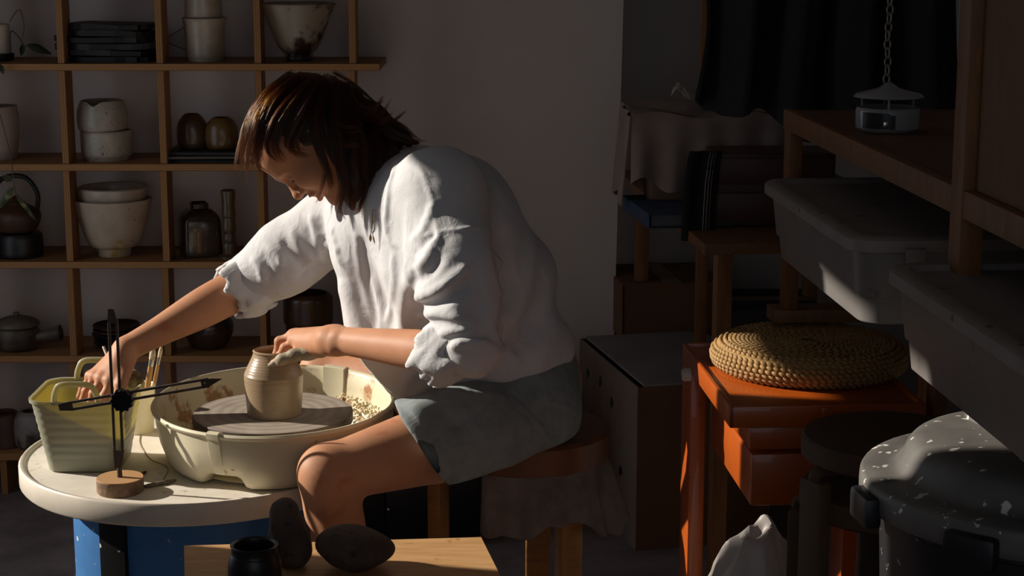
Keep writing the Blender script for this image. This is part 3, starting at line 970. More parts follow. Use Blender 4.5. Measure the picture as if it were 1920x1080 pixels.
# cloth hanging under the seat
m_rag = M('grey_linen', '#84756b', 0.95, col2='#6b5d55', scale=14, bump=0.4, bscale=400)
ccl = sc.x
def rag(u, v):
    a = R(-122 + 118 * u)
    r_ = SR - 0.004 + 0.012 * v * math.sin(u * 21 + 1) + 0.035 * v * (1 if u > .3 else u / .3) + 0.006 * math.sin(u * 47) * v
    zt = SZ - 0.058
    ln = 0.105 + 0.022 * math.sin(u * 9 + 0.5) + 0.006 * math.sin(u * 31) + 0.030 * u
    return (r_ * math.cos(a), r_ * math.sin(a), zt - ln * v)
o = MB().sheet(rag, 60, 14, 0.0022).build('hanging_cloth', m_rag, None, 60)
o.location = (sc.x, SY, 0)
tag(o, 'greyish ragged cloth hanging below the round stool seat', 'cloth')

# ------------------------------------------------------------------ foreground plank table with stones and jar
m_plank = M('pale_plank', '#c79b69', 0.55, col2='#b78a58', scale=9, stretch=(1, 7, 7), bump=0.08, bscale=90, speck=[('#a3743f', 20, 0.66, 0.06)])
ZP = 0.492
c_br, c_bl, c_fr = PZ(902, 1007, ZP), PZ(345, 1023, ZP), PZ(936, 1075, ZP)
ft = thing('low_table', 'low pale wooden table in the foreground with stones on it', 'table', ((c_br.x + c_bl.x) / 2, c_br.y - 0.15, 0))
lo = ft.location
dirf = (c_fr - c_br).normalized()
f_r, f_l = c_br + dirf * 0.42, c_bl + dirf * 0.42
mb = MB()
mb.prism([(p.x - lo.x, p.y - lo.y) for p in (c_br, c_bl, f_l, f_r)], ZP - 0.022, ZP)
mb.build('tabletop', m_plank, ft, 30)
for p in (c_br, c_bl, f_l, f_r):
    cc = (c_br + c_bl + f_l + f_r) / 4
    q = p + (cc - p).normalized() * 0.06
    MB().box((q.x - lo.x, q.y - lo.y, (ZP - 0.022) / 2), (0.035, 0.035, ZP - 0.022), 0.003).build('leg', m_plank, ft)

def blob(fn, name, mat, sub=4, smooth=60):
    bm = bmesh.new()
    bmesh.ops.create_icosphere(bm, subdivisions=sub, radius=1.0)
    bm.verts.index_update()
    mb = MB()
    mb.add([fn(v.co.copy()) for v in bm.verts], [[v.index for v in f.verts] for f in bm.faces])
    bm.free()
    return mb.build(name, mat, None, smooth)
from mathutils import noise as mnoise
m_stone = M('brown_stone', '#5a4a41', 0.85, col2='#493b34', scale=14, bump=0.4, bscale=120, speck=[('#3a2e28', 60, 0.6, 0.08)])
s_ = S(2.98, 1030)
def st1(p):
    k = 1 + 0.10 * mnoise.noise(p * 1.3 + Vector((3, 1, 2)))
    x, y, z = p.x * k, p.y * k, p.z * k
    skew = 1.0 - 0.28 * max(0, x)
    return Vector((x * 71 * s_, y * 0.055, z * 43 * s_ * skew + (6 * s_ if x < 0 else 0) * (-x)))
o = blob(st1, 'round_stone', m_stone)
b = PZ(666, 1052, ZP)
o.location = (P(666, 1024, 2.94).x, 2.94, ZP + 41 * s_)
tag(o, 'wide rounded brown stone lying at the right on the low table', 'stone')
def st2(p):
    k = 1 + 0.08 * mnoise.noise(p * 1.6 + Vector((8, 5, 2)))
    q = Vector((math.copysign(abs(p.x) ** 0.8, p.x), p.y, math.copysign(abs(p.z) ** 0.75, p.z))) * k
    w = 36 - 4 * q.z + (5 if q.z < 0 else 0)
    dent = -5 * math.exp(-((q.z - 0.55) * 6) ** 2) if q.x > 0 else 0
    return Vector(((q.x * (w + dent) - q.z * 7) * s_, q.y * 0.036, q.z * 68 * s_))
o = blob(st2, 'upright_stone', m_stone)
o.location = (P(541, 1010, 2.95).x, 2.95, ZP + 66 * s_)
tag(o, 'tall upright brown stone standing on the low table', 'stone')
jr = [(30, 0), (44, 4), (50, 30), (50, 60), (46, 78), (43, 84), (43, 96), (45, 99)]
s2 = S(2.82, 1040)
o = MB().lathe(shell([(r * s2, h * s2) for r, h in smoothprof(jr, 4)], 0.005), 44).build('dark_jar', m_black, None, 50)
o.location = (P(477, 1040, 2.82).x, 2.82, ZP)
tag(o, 'open black jar in the foreground, left of the stones', 'jar')
# ------------------------------------------------------------------ right-hand shelving with plastic boxes
m_pine = M('pine_board', '#6b4420', 0.6, col2='#5c3a1b', scale=10, stretch=(6, 1, 6), bump=0.05, bscale=60)
m_pinev = M('pine_post', '#7d5026', 0.6, col2='#6c4420', scale=10, stretch=(6, 6, 1), bump=0.05, bscale=60)
m_panel = M('plywood_panel', '#7a5433', 0.7, col2='#6c492b', scale=5, stretch=(3, 3, 1), bump=0.05, bscale=50)
rack_b = Vector((0.535, 2.75, 0))
YAW = R(4.5)
rack = thing('storage_rack', 'pine storage rack along the right wall holding plastic boxes', 'shelf', rack_b, YAW)
def rk(p):
    """world -> rack local"""
    q = Vector(p) - rack_b
    c, s = math.cos(-YAW), math.sin(-YAW)
    return Vector((q.x * c - q.y * s, q.x * s + q.y * c, q.z))
ZR1, ZR2 = 1.245, 1.012
pA, pB = rk(P(1490, 270, 3.22)), rk(P(1793, 200, 2.27))
y_far, y_near = pA.y + 0.03, -1.35
MB().box((0.22, (y_far + y_near) / 2, ZR1 - 0.012), (0.44, y_far - y_near, 0.022), 0.002).build('upper_board', m_pine, rack)
MB().box((0.0, (y_far + y_near) / 2, ZR1 - 0.016), (0.018, y_far - y_near, 0.036), 0.002).build('edge_strip', m_pinev, rack)
MB().box((0.25, (y_far + y_near) / 2 + 0.05, ZR2 - 0.011), (0.36, y_far - y_near, 0.021), 0.002).build('lower_board', m_pine, rack)
ZPA = 0.890
MB().box((0.004, pA.y, (ZR1 + ZPA) / 2), (0.024, 0.045, ZR1 - ZPA), 0.002).build('post', m_pinev, rack)
MB().box((0.19, pA.y, ZPA - 0.012), (0.44, 0.06, 0.024), 0.002).build('cross_rail', m_pinev, rack)
MB().box((0.40, pA.y, 1.2), (0.024, 0.045, 2.4), 0.002).build('post', m_pinev, rack)
MB().box((0.004, pB.y, (ZR2 - 0.02 + 2.4) / 2), (0.030, 0.045, 2.4 - ZR2 + 0.02), 0.002).build('post', m_pinev, rack)
lp = rk(P(1757, 730, 2.90))
MB().box((lp.x, lp.y, (ZR2 - 0.02) / 2), (0.024, 0.040, ZR2 - 0.02), 0.002).build('post', m_pinev, rack)
MB().box((0.40, -1.2, 1.2), (0.024, 0.045, 2.4), 0.002).build('post', m_pinev, rack)
MB().box((0.012, (pB.y - 0.03 + y_near) / 2, (ZR1 + 2.3) / 2 + 0.002), (0.016, pB.y - 0.03 - y_near, 2.3 - ZR1), 0.002).build('side_panel', m_panel, rack)

m_box = M('frosted_plastic', '#8f8a86', 0.35, col2='#85807c', scale=7, translucent=0.35, tcol='#b9b2a8', speck=[('#5f564e', 30, 0.68, 0.05)])
m_lid = M('frosted_lid', '#8b827c', 0.6, col2='#7d746e', scale=9, translucent=0.15, tcol='#b0a69c', speck=[('#4b4038', 26, 0.68, 0.03)])
def storage_box(label, far_left, L_, W_, H_, zb):
    fl = Vector(far_left)
    o = thing('storage_box', label, 'storage box', (fl.x, fl.y, zb), YAW, 'lidded plastic boxes on the rack')
    cx, cy = W_ / 2, -L_ / 2
    def rr(hx, hy, r, z):
        return [(x + cx, y + cy, z) for x, y in rsq(hx, hy, r, 6)]
    hx, hy = W_ / 2, L_ / 2
    rings = []
    for t_ in (0, 0.04, 0.35, 0.36, 0.85, 0.86, 1.0):
        k = 0.012 * (1 - t_) + (0.004 if t_ <= 0.35 else 0)
        if t_ == 0:
            k += 0.012
        rings.append(rr(hx - 0.012 - k, hy - 0.012 - k, 0.035, t_ * (H_ - 0.012)))
    inner = [rr(hx - 0.0185 - 0.012 * (1 - t_), hy - 0.0185 - 0.012 * (1 - t_), 0.033, max(0.003, t_ * (H_ - 0.012))) for t_ in (1.0, 0.5, 0.0)]
    mb = MB()
    loft(mb, rings + inner)
    b = mb.build('box_body', m_box, o, 50)
    mb = MB()
    loft(mb, [rr(hx - 0.004, hy - 0.004, 0.04, H_ - 0.022), rr(hx, hy, 0.042, H_ - 0.020), rr(hx, hy, 0.042, H_ - 0.004), rr(hx - 0.005, hy - 0.005, 0.04, H_),
              rr(hx - 0.022, hy - 0.022, 0.03, H_), rr(hx - 0.028, hy - 0.028, 0.026, H_ - 0.007), rr(hx - 0.05, hy - 0.05, 0.02, H_ - 0.007)])
    mb.build('lid', m_lid, o, 40)
    for sx in (0.25, 0.75):
        MB().box((W_ * sx, -L_ - 0.001, H_ - 0.028), (0.03, 0.006, 0.026), 0.002).build('latch', m_lid, o)
    MB().box((cx + 0.01, cy, 0.03), (W_ - 0.14, L_ - 0.16, 0.05), 0.004).build('stored_boards', m_pine, o)
    return o
H1 = 0.132
zb1 = 1.014
k1 = PZ(1425, 334, zb1 + H1)
k2 = PZ(1653, 492, zb1 + H1)
storage_box('cloudy lidded plastic box on the rack, the farther one with a lit corner', k1, (k1 - PZ(1606, 448, zb1 + H1)).length, 0.36, H1, zb1)
storage_box('cloudy lidded plastic box nearest the camera, clay marks on its lid', k2, 0.60, 0.36, H1, zb1)
# white enamel canister with a twisted cord above
cn = PZ(1668, 247, ZR1)
can = thing('enamel_canister', 'white enamel lantern-like canister with a dark opening on the rack', 'canister', cn + Vector((0, 0.02, 0)))
s_ = S(cn.y, 220)
m_enam = M('white_enamel', '#8d8b8c', 0.25, coat=0.4)
MB().lathe(shell([(54 * s_, 0), (60 * s_, 6 * s_), (60 * s_, 38 * s_), (58 * s_, 44 * s_)], 0.002), 44).build('canister_body', m_enam, can, 40)
MB().lathe([(58 * s_, 62 * s_), (66 * s_, 64 * s_), (60 * s_, 70 * s_), (20 * s_, 80 * s_), (6 * s_, 90 * s_), (0.0008, 92 * s_)], 44).build('canister_lid', m_enam, can, 40)
for a in (20, 140, 260):
    MB().tube([(55 * s_ * math.cos(R(a)), 55 * s_ * math.sin(R(a)), 40 * s_), (55 * s_ * math.cos(R(a)), 55 * s_ * math.sin(R(a)), 66 * s_)], 0.0018, 6).build('strut', m_enam, can, 60)
def dk(u, v):
    a = R(-150 + 62 * u)
    return (61 * s_ * math.cos(a), 61 * s_ * math.sin(a), (8 + 30 * v) * s_ * (1 if u < .85 else .9))
MB().sheet(dk, 10, 2, 0.0015).build('window', m_black, can, 60)
MB().box((61.5 * s_ * math.cos(R(-104)), 61.5 * s_ * math.sin(R(-104)), 16 * s_), (0.008, 0.003, 0.011), 0.001).build('catch', M('bright_steel', '#cfc6b4', 0.2, 1.0), can)
ch = thing('twisted_chain', 'pale twisted chain hanging above the enamel canister', 'chain', P(1662, 160, cn.y + 0.02))
o0 = ch.location
lk = MB()
lk.tube([(0.0055 * math.cos(a) , 0, 0.0085 * math.sin(a)) for a in [2 * math.pi * i / 14 for i in range(14)]], 0.0016, 6, closed=True)
me = lk.mesh('chain_link', M('pale_chain', '#8f8778', 0.4, 0.6), 60)
top = P(1662, -40, cn.y + 0.02)
nn = int((top.z - o0.z) / 0.0138)
for i in range(nn):
    link('chain_link', me, ch, (0.001 * math.sin(i), 0, i * 0.0138 + 0.01), (0, 0, R(90 * (i % 2) + 20)))
MB().tube([(0, 0, 0.0), (0, 0, -0.03)], 0.003, 8).build('hook', m_iron, ch)

# ------------------------------------------------------------------ bench with draped bundle along the right, dark knitted curtain
bz = 0.88
bt = thing('side_bench', 'narrow wooden bench along the right wall behind the rack', 'bench', (0.62, 4.45, 0), R(6))
MB().box((0.05, 0.1, bz - 0.013), (0.60, 1.2, 0.026), 0.002).build('bench_top', m_pine, bt)
for x, y in ((-0.19, -0.42), (-0.19, 0.62), (0.30, -0.42), (0.30, 0.62)):
    MB().box((x, y, (bz - 0.026) / 2), (0.035, 0.045, bz - 0.026), 0.002).build('leg', m_pinev, bt)
m_cloth = M('dusty_cloth', '#8d7b72', 0.95, col2='#7f6e66', scale=10, bump=0.3, bscale=300)
c0, c1 = P(1172, 330, 4.62), P(1490, 300, 4.30)
dr = thing('draped_bundle', 'box-like bundle under a dusty pale cloth on the side bench', 'bundle', (P(1330, 400, 4.45).x, 4.45, bz))
o0 = dr.location
zt = P(1300, 205, 4.5).z
x0, x1 = P(1178, 300, 4.62).x - o0.x, P(1480, 300, 4.35).x - o0.x
MB().box(((x0 + x1) / 2 + 0.012, 0.06, (zt - bz) / 2 + 0.008), (x1 - x0 - 0.03, 0.34, zt - bz - 0.024), 0.02, 3).build('carton', M('carton', '#6a5140', 0.8), dr)
def drape(u, v):
    # runs over the carton: front hem, up, over the top, down behind
    sx = x0 - 0.012 + (x1 - x0 + 0.02) * u
    hem = 0.03 * math.sin(u * 7 + 1) + 0.012 * math.sin(u * 23)
    H_ = zt - bz
    if v < 0.45:
        k = v / 0.45
        return (sx, -0.125 - 0.010 * math.sin(u * 30) * (1 - k) + 0.01 * k, max(0.012, (0.05 + hem) * (1 - k)) + (H_ - 0.004) * k ** 0.9)
    k = (v - 0.45) / 0.55
    return (sx, -0.115 + 0.36 * k, H_ - 0.002 + 0.008 * math.sin(u * 11 + k * 5) + 0.004)
MB().sheet(drape, 70, 40, 0.003).build('cloth', m_cloth, dr, 60)
def drape2(u, v):
    H_ = zt - bz
    return (x0 - 0.014 - 0.006 * math.sin(u * 13) - 0.02 * v, -0.12 + 0.36 * u, H_ - (H_ - 0.02 - 0.02 * math.sin(u * 5)) * v)
MB().sheet(drape2, 24, 16, 0.003).build('cloth_side', m_cloth, dr, 60)
# crumpled paper on the bundle
def pap(u, v):
    return (0.26 * (u - 0.5), 0.10 * (v - 0.5), 0.012 + 0.010 * math.sin(u * 17 + v * 3) + 0.010 * math.sin(v * 9 + u * 23) + 0.012 * abs(math.sin(u * 9 + 2 * v)))
o = MB().sheet(pap, 26, 10, 0.0012).build('crumpled_paper', M('crumpled_paper', '#9b9189', 0.8), None, 12)
o.location = P(1360, 205, 4.42)
o.location.z = zt + 0.016
o.rotation_euler = (R(4), R(8), R(-12))
tag(o, 'crumpled pale paper lying on top of the draped bundle', 'paper')
# blue folder under the bundle
q = P(1268, 392, 4.28)
fdr = thing('blue_folder', 'dark blue folder lying on the bench beneath the draped bundle', 'folder', (q.x, q.y, bz + 0.001), R(8))
m_navy = M('navy_card', '#2b3a52', 0.7, col2='#22304a', scale=20)
MB().box((0, 0, 0.0015), (0.20, 0.30, 0.003), 0.001, 1).build('cover', m_navy, fdr)
MB().box((0, 0, 0.0325), (0.20, 0.30, 0.003), 0.001, 1).build('cover', m_navy, fdr)
MB().box((-0.0985, 0, 0.017), (0.003, 0.30, 0.030), 0.001, 1).build('spine', m_navy, fdr)
MB().box((0.003, 0, 0.017), (0.19, 0.285, 0.027), 0.001, 1).build('pages', M('old_pages', '#5a5a60', 0.8), fdr)
# dark striped towel hanging from the bundle
def tow(u, v):
    sx = 0.075 * (u - 0.5)
    zz = 0.20 * (1 - v)
    y = -0.006 * math.sin(u * 12) - 0.02 * math.sin(v * 3.0) + 0.05 * max(0, 0.18 - v) * 4
    return (sx + 0.02 * math.exp(-v * 5), y, zz)
m_tow = wave_mat('striped_towel', '#121214', '#15151a', 16, 'X', 0.95, 0.0)
tw_ = thing('dark_towel', 'black towel with a pale striped edge hanging beside the bundle', 'towel', P(1308, 450, 4.12))
MB().sheet(tow, 16, 24, 0.006).build('towel_cloth', m_tow, tw_, 60)
for k in range(3):
    MB().tube([Vector(tow(0.62 + 0.09 * k, i / 20)) + Vector((0, -0.004, 0)) for i in range(21)], 0.0012, 5).build('stripe', M('pale_stripe', '#8a8078', 0.9), tw_, 60)
# red-brown wooden chest behind the boxes
cw = thing('wooden_chest', 'reddish wooden chest with two drawers behind the far plastic box', 'chest', P(1400, 455, 4.15))
cw.location.z = bz + 0.001
o0 = cw.location
hw = 0.13
MB().box((hw * 0.45, 0.08, 0.085), (hw * 2.2, 0.15, 0.17), 0.004).build('chest_body', M('mahogany', '#4a2a1c', 0.5, col2='#3a2016', scale=9, stretch=(1, 6, 6)), cw)
for zz, hh in ((0.045, 0.070), (0.130, 0.060)):
    d_ = MB().box((hw * 0.45, -0.004, zz), (hw * 2.1, 0.012, hh), 0.002).build('drawer', MATS['mahogany'], cw)
    MB().lathe([(0.006, 0), (0.008, 0.008), (0.0008, 0.012)], 14, mtx=Matrix.Translation((hw * 0.9, -0.010, zz)) @ Matrix.Rotation(R(90), 4, 'X')).build('knob', MATS['mahogany'], d_)
# dark knitted curtain hanging in front of a post
po = MB().box((0, 0, 1.375), (0.030, 0.04, 2.74), 0.002).build('wall_post', m_pinev, None)
po.location = (P(1325, 60, 4.75).x, 4.75, 0.003)
tag(po, 'upright wooden post beside the dark knitted curtain', 'post')
m_knit = M('dark_knit', '#0b0d10', 0.95, col2='#101216', scale=30, bump=0.6, bscale=500, speck=[('#453828', 330, 0.70, 0.03)])
xa, xb = P(1318, 100, 4.02).x, P(1800, 100, 3.55).x
def knit(u, v):
    x = xa + (xb - xa) * u + 0.012 * math.sin(v * 9 + u * 5) - (0.02 * math.sin(v * 7.5) ** 2 * (1 if u < .06 else 0))
    y = 4.02 - 0.47 * u + 0.035 * math.sin(u * 26) * (0.5 + v) + 0.01 * math.sin(u * 61)
    zb_ = P(1318, 190, 4.02).z - 0.02 * math.sin(u * 17) - 0.09 * u
    return (x - 0.5, y - 3.8, 2.35 + (zb_ - 2.35) * v)
o = MB().sheet(knit, 110, 30, 0.008).build('knitted_curtain', m_knit, None, 60)
o.location = (0.5, 3.8, 0)
tag(o, 'large dark knitted curtain hanging at the upper right', 'curtain')
rail = MB().tube([(xa - 0.05, 4.06, 2.36), (XR, 3.42, 2.36)], 0.012, 10).build('curtain_rail', m_iron, None)
tag(rail, 'dark rail from which the knitted curtain hangs', 'rail')

# ------------------------------------------------------------------ cartons at the back
m_card = M('cardboard', '#6e4c34', 0.85, col2='#62432d', scale=6, bump=0.06, bscale=60)
m_cardl = M('lit_cardboard', '#7d6a5c', 0.85, col2='#735f51', scale=6, bump=0.06, bscale=60)  # paler copy of the cardboard: light on the left face put into its colour
m_cardt = M('grey_board', '#8b8380', 0.8, col2='#7f7774', scale=6)
bb = P(1192, 1028, 4.40)
bigz = P(1192, 727, 4.40).z
big = thing('large_carton', 'tall pale carton with dark punched marks standing behind the stool', 'carton', (bb.x, 4.40, 0), R(13))
W_, D_ = 0.36, 0.55
t4 = 0.004
MB().box((W_ / 2, 0.002, bigz / 2), (W_, 0.004, bigz), 0).build('front_panel', m_card, big)
MB().box((0.002, D_ / 2 + 0.004, bigz / 2), (0.004, D_, bigz), 0).build('left_panel', m_cardl, big)
MB().box((W_ - 0.002, D_ / 2 + 0.004, bigz / 2), (0.004, D_, bigz), 0).build('right_panel', m_card, big)
MB().box((W_ / 2, D_ + 0.006, bigz / 2), (W_, 0.004, bigz), 0).build('back_panel', m_card, big)
MB().box((W_ / 2 + 0.008, D_ / 2 + 0.004, bigz + 0.003), (W_ - 0.016, D_ + 0.006, 0.006), 0.001, 1).build('top_board', m_cardt, big)
for py_, z_ in ((0.47, 0.35), (0.23, 0.33), (0.43, 0.24), (0.14, 0.17), (0.34, 0.36)):
    mk = MB()
    mk.prism([(0, 0.016), (0.010, 0.008), (0.016, -0.004), (0.007, -0.016), (-0.002, -0.006), (-0.012, -0.004), (-0.008, 0.006)], -0.001, 0.0015, Matrix(((0, 0, 1, -0.0012), (1, 0, 0, py_), (0, 1, 0, z_), (0, 0, 0, 1))))
    mk.build('punched_mark', m_blk, big, None)
ub_ = P(1165, 636, 4.98)
o = thing('small_carton', 'closed brown carton with a dark corner gap in the recess', 'carton', (ub_.x, 4.98, 0), R(8))
zt_, zb_ = P(1165, 533, 4.98).z, P(1165, 637, 4.98).z
w_ = P(1360, 600, 4.98).x - ub_.x
MB().box((w_ / 2, 0.15, (zt_ + zb_) / 2), (w_, 0.30, zt_ - zb_), 0.002, 1).build('carton_body', m_card, o)
MB().box((0.004, -0.001, (zt_ + zb_) / 2), (0.003, 0.002, (zt_ - zb_) * 0.92), 0).build('corner_gap', m_blk, o)
MB().box((w_ / 2, 0.15, zt_ + 0.002), (0.05, 0.302, 0.002), 0).build('tape', M('tape', '#7a5b3c', 0.4), o)
def carton(name, label, loc, rz_, w, d, h, mat):
    """closed carton: walls, two top flaps, tape along the seam"""
    t = thing(name, label, 'carton', loc, rz_)
    MB().box((w / 2, d / 2, (h - 0.004) / 2), (w, d, h - 0.004), 0.003, 2).build('carton_walls', mat, t)
    for k in (0, 1):
        MB().box((w / 2, d * (0.25 + 0.5 * k), h - 0.002), (w - 0.002, d / 2 - 0.0015, 0.004), 0.001, 1).build('flap', mat, t)
    MB().box((w / 2, d / 2, h + 0.0005), (w * 0.98, 0.05, 0.001), 0).build('tape', MATS['tape'], t)
    return t
carton('carton_stand', 'lower carton carrying the closed brown carton in the recess', (ub_.x + w_ * 0.02, 4.99, 0), R(8), w_ * 0.96, 0.27, zb_ - 0.004, m_card)
carton('dark_carton', 'dark carton between the brown carton and the rack', (P(1372, 600, 4.85).x, 4.92, 0), 0, 0.26, 0.28, 0.52, M('dark_card', '#2c2220', 0.8, col2='#241c1b', scale=6))

# ------------------------------------------------------------------ orange steel trolley
m_or = M('orange_enamel', '#b0500c', 0.4, col2='#a0470a', scale=5, coat=0.25, speck=[('#6b3a12', 40, 0.72, 0.03)])
ZO = 1.58 - 0.888 * 0.87
kfl, kbl, kfr = PZ(1369, 770, ZO), PZ(1279, 648, ZO), PZ(1745, 770, ZO)
oy = math.atan2(-(kbl.x - kfl.x), kbl.y - kfl.y)
tr = thing('orange_trolley', 'orange metal trolley cabinet carrying the woven cushion', 'trolley', (kfl.x, kfl.y, 0), oy)
DT = (kbl - kfl).length
WT = 0.32
def ob(c, s_, n_, b_=0.003, p=tr, m=m_or):
    return MB().box(c, s_, b_).build(n_, m, p)
ob((WT / 2, DT / 2, ZO - 0.004), (WT, DT, 0.006), 'tray_floor')
ob((WT / 2, 0.004, ZO - 0.012), (WT, 0.008, 0.036), 'tray_front', 0.003)
ob((0.004, DT / 2, ZO - 0.012), (0.008, DT, 0.036), 'tray_side', 0.003)
ob((WT - 0.004, DT / 2, ZO - 0.012), (0.008, DT, 0.036), 'tray_side', 0.003)
ob((WT / 2, DT - 0.004, ZO - 0.012), (WT, 0.008, 0.036), 'tray_back', 0.003)
ob((0.155, -0.004, ZO - 0.012), (0.016, 0.010, 0.032), 'front_latch')
# cabinet body hung below the tray
zb_ = P(1355, 960, kfl.y).z
zs_ = P(1355, 855, kfl.y).z
ob((WT / 2 + 0.02, DT * 0.42, (ZO - 0.03 + zs_) / 2 + 0.001), (WT - 0.03, DT * 0.78, ZO - 0.032 - zs_ - 0.003), 'upper_bin', 0.006)
ob((WT / 2 + 0.022, DT * 0.42, (zs_ + zb_) / 2 - 0.001), (WT - 0.036, DT * 0.76, zs_ - zb_ - 0.004), 'lower_bin', 0.008)
for x in (0.015, WT - 0.015):
    ob((x, DT - 0.05, (ZO - 0.03 + 0.06) / 2), (0.03, 0.085, ZO - 0.09), 'leg', 0.004)
    ob((x, DT - 0.05 - 0.16, 0.075), (0.028, 0.46, 0.035), 'foot_rail', 0.006)
    for yy in (DT - 0.01, DT - 0.38):
        MB().lathe([(0.028, -0.012), (0.03, -0.008), (0.03, 0.008), (0.028, 0.012)], 20, mtx=Matrix.Translation((x, yy, 0.0302)) @ Matrix.Rotation(R(90), 4, 'Y')).build('caster', m_black, tr, 40)
kb = P(1288, 688, 3.68)
qq = kb - tr.location
MB().lathe([(0.012, 0), (0.012, 0.012), (0.009, 0.016), (0.0008, 0.016)], 20, mtx=Matrix.Translation((-0.001, DT - 0.10, ZO - 0.03)) @ Matrix.Rotation(R(-90), 4, 'Y')).build('white_knob', M('white_plastic', '#b9b1a8', 0.35), tr, 40)
# ------------------------------------------------------------------ woven cushion
m_sea = M('seagrass', '#b08a54', 0.65, col2='#93703f', scale=60, bump=0.3, bscale=300, stretch=(1, 1, 4))
CYc = 3.10
cc_ = P(1517, 648, CYc)
cr = 184 * S(CYc, 650)
zc0 = ZO
hc = 0.058 * 0.85
cu = thing('woven_cushion', 'round braided seagrass cushion lying on the orange trolley', 'cushion', (cc_.x, CYc, zc0))
core = smoothprof([(cr - 0.019, 0.002), (cr - 0.007, 0.012), (cr - 0.005, 0.026), (cr - 0.010, 0.041), (cr - 0.026, hc - 0.004), (cr * 0.5, hc - 0.002), (0.001, hc - 0.004)], 4)
MB().lathe(core, 60).build('core', m_sea, cu, 60)
bm = bmesh.new()
bmesh.ops.create_uvsphere(bm, u_segments=7, v_segments=4, radius=1.0)
bm.verts.index_update()
bv = [v.co.copy() for v in bm.verts]
bf = [[v.index for v in f.verts] for f in bm.faces]
bm.free()
mk = MB()
mk.add([Vector((p.x * 0.0078, p.y * 0.0042, p.z * 0.0040)) for p in bv], bf)
stitch = mk.mesh('braid', m_sea, 80)
rest = MB()
rows = [(cr - 0.014, 0.005), (cr - 0.006, 0.011), (cr - 0.003, 0.018), (cr - 0.002, 0.025), (cr - 0.004, 0.032), (cr - 0.009, 0.038), (cr - 0.017, 0.044), (cr - 0.026, 0.0475)]
for ri, (rr_, zz) in enumerate(rows):
    nst = int(2 * math.pi * rr_ / 0.0122)
    for i in range(nst):
        a = 2 * math.pi * (i + 0.5 * (ri % 2)) / nst
        pos = Vector((rr_ * math.cos(a), rr_ * math.sin(a), zz))
        fac = (math.degrees(a) % 360)
        rot = Matrix.Rotation(a + math.pi / 2, 4, 'Z') @ Matrix.Rotation(R(24), 4, 'Y')
        if 195 < fac < 345 and ri < 7:
            o = link('braid', stitch, cu)
            o.matrix_local = Matrix.Translation(pos) @ rot
        else:
            rest.add([Vector((p.x * 0.0078, p.y * 0.0042, p.z * 0.0040)) for p in bv], bf, Matrix.Translation(pos) @ rot)
rr_ = cr - 0.034
while rr_ > 0.012:
    nst = max(6, int(2 * math.pi * rr_ / 0.0142))
    for i in range(nst):
        a = 2 * math.pi * i / nst + rr_ * 40
        rest.add([Vector((p.x * 0.0084, p.y * 0.0044, p.z * 0.0028)) for p in bv], bf, Matrix.Translation((rr_ * math.cos(a), rr_ * math.sin(a), hc - 0.001)) @ Matrix.Rotation(a + math.pi / 2 + 0.35, 4, 'Z'))
    rr_ -= 0.0075
o = rest.build('braided_weave', m_sea, cu, 80)
o['kind'] = 'stuff'

# ------------------------------------------------------------------ stacked stools
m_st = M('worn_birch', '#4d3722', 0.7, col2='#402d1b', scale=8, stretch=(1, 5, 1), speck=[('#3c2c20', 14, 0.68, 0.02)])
def stack_stool(label, cx, cy, zseat, rz_, leglen):
    o = thing('stacking_stool', label, 'stool', (cx, cy, 0), rz_, 'stools stacked beside the bin')
    r_ = 0.136
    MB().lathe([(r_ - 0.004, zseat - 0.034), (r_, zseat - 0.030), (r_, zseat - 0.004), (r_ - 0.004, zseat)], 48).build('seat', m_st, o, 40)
    for k in range(3):
        a = R(195 + 120 * k)
        p = Vector((math.cos(a) * (r_ + 0.004), math.sin(a) * (r_ + 0.004), 0))
        zl = zseat - 0.05
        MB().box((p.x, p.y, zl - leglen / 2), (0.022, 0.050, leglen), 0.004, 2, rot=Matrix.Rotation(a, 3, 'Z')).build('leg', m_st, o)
        MB().tube(spline([p + Vector((0, 0, zl - 0.002)), p * 0.97 + Vector((0, 0, zl + 0.010)), p * 0.45 + Vector((0, 0, zl + 0.004))], 4), 0.010, 8).build('leg_bend', m_st, o, 60)
    return o
q = P(1676, 815, 2.60)
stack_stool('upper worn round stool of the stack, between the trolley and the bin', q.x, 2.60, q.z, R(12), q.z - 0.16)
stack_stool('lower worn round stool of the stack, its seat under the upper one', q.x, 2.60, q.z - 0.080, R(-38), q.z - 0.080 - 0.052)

# ------------------------------------------------------------------ bin
m_bin = M('black_bin_plastic', '#15161a', 0.45, col2='#1d1e22', scale=10, speck=[('#b9b4ad', 24, 0.67, 0.02), ('#8f8a84', 60, 0.70, 0.02)])
m_binl = M('dusty_lid_plastic', '#55524f', 0.5, col2='#6b6762', scale=7, speck=[('#d9d4cc', 22, 0.645, 0.02), ('#c9c4bc', 60, 0.66, 0.02), ('#2c2a29', 12, 0.68, 0.05)])
by = 2.20
bl_ = P(1620, 892, by)
br_ = 0.240
bn = thing('lidded_bin', 'black plastic bin with a clay-splashed domed lid', 'bin', (bl_.x + br_, by, 0))
zl = bl_.z
MB().lathe(shell([(0.17, 0.0), (0.175, 0.006), (0.215, zl - 0.05), (0.221, zl - 0.046), (0.221, zl - 0.02), (0.226, zl - 0.016), (0.226, zl - 0.006)], 0.004), 64).build('bin_body', m_bin, bn, 40)
for a in range(0, 360, 24):
    MB().box((0.200 * math.cos(R(a)), 0.200 * math.sin(R(a)), zl / 2 - 0.05), (0.012, 0.014, zl - 0.16), 0.004, 1, rot=Matrix.Rotation(R(a), 3, 'Z')).build('rib', m_bin, bn)
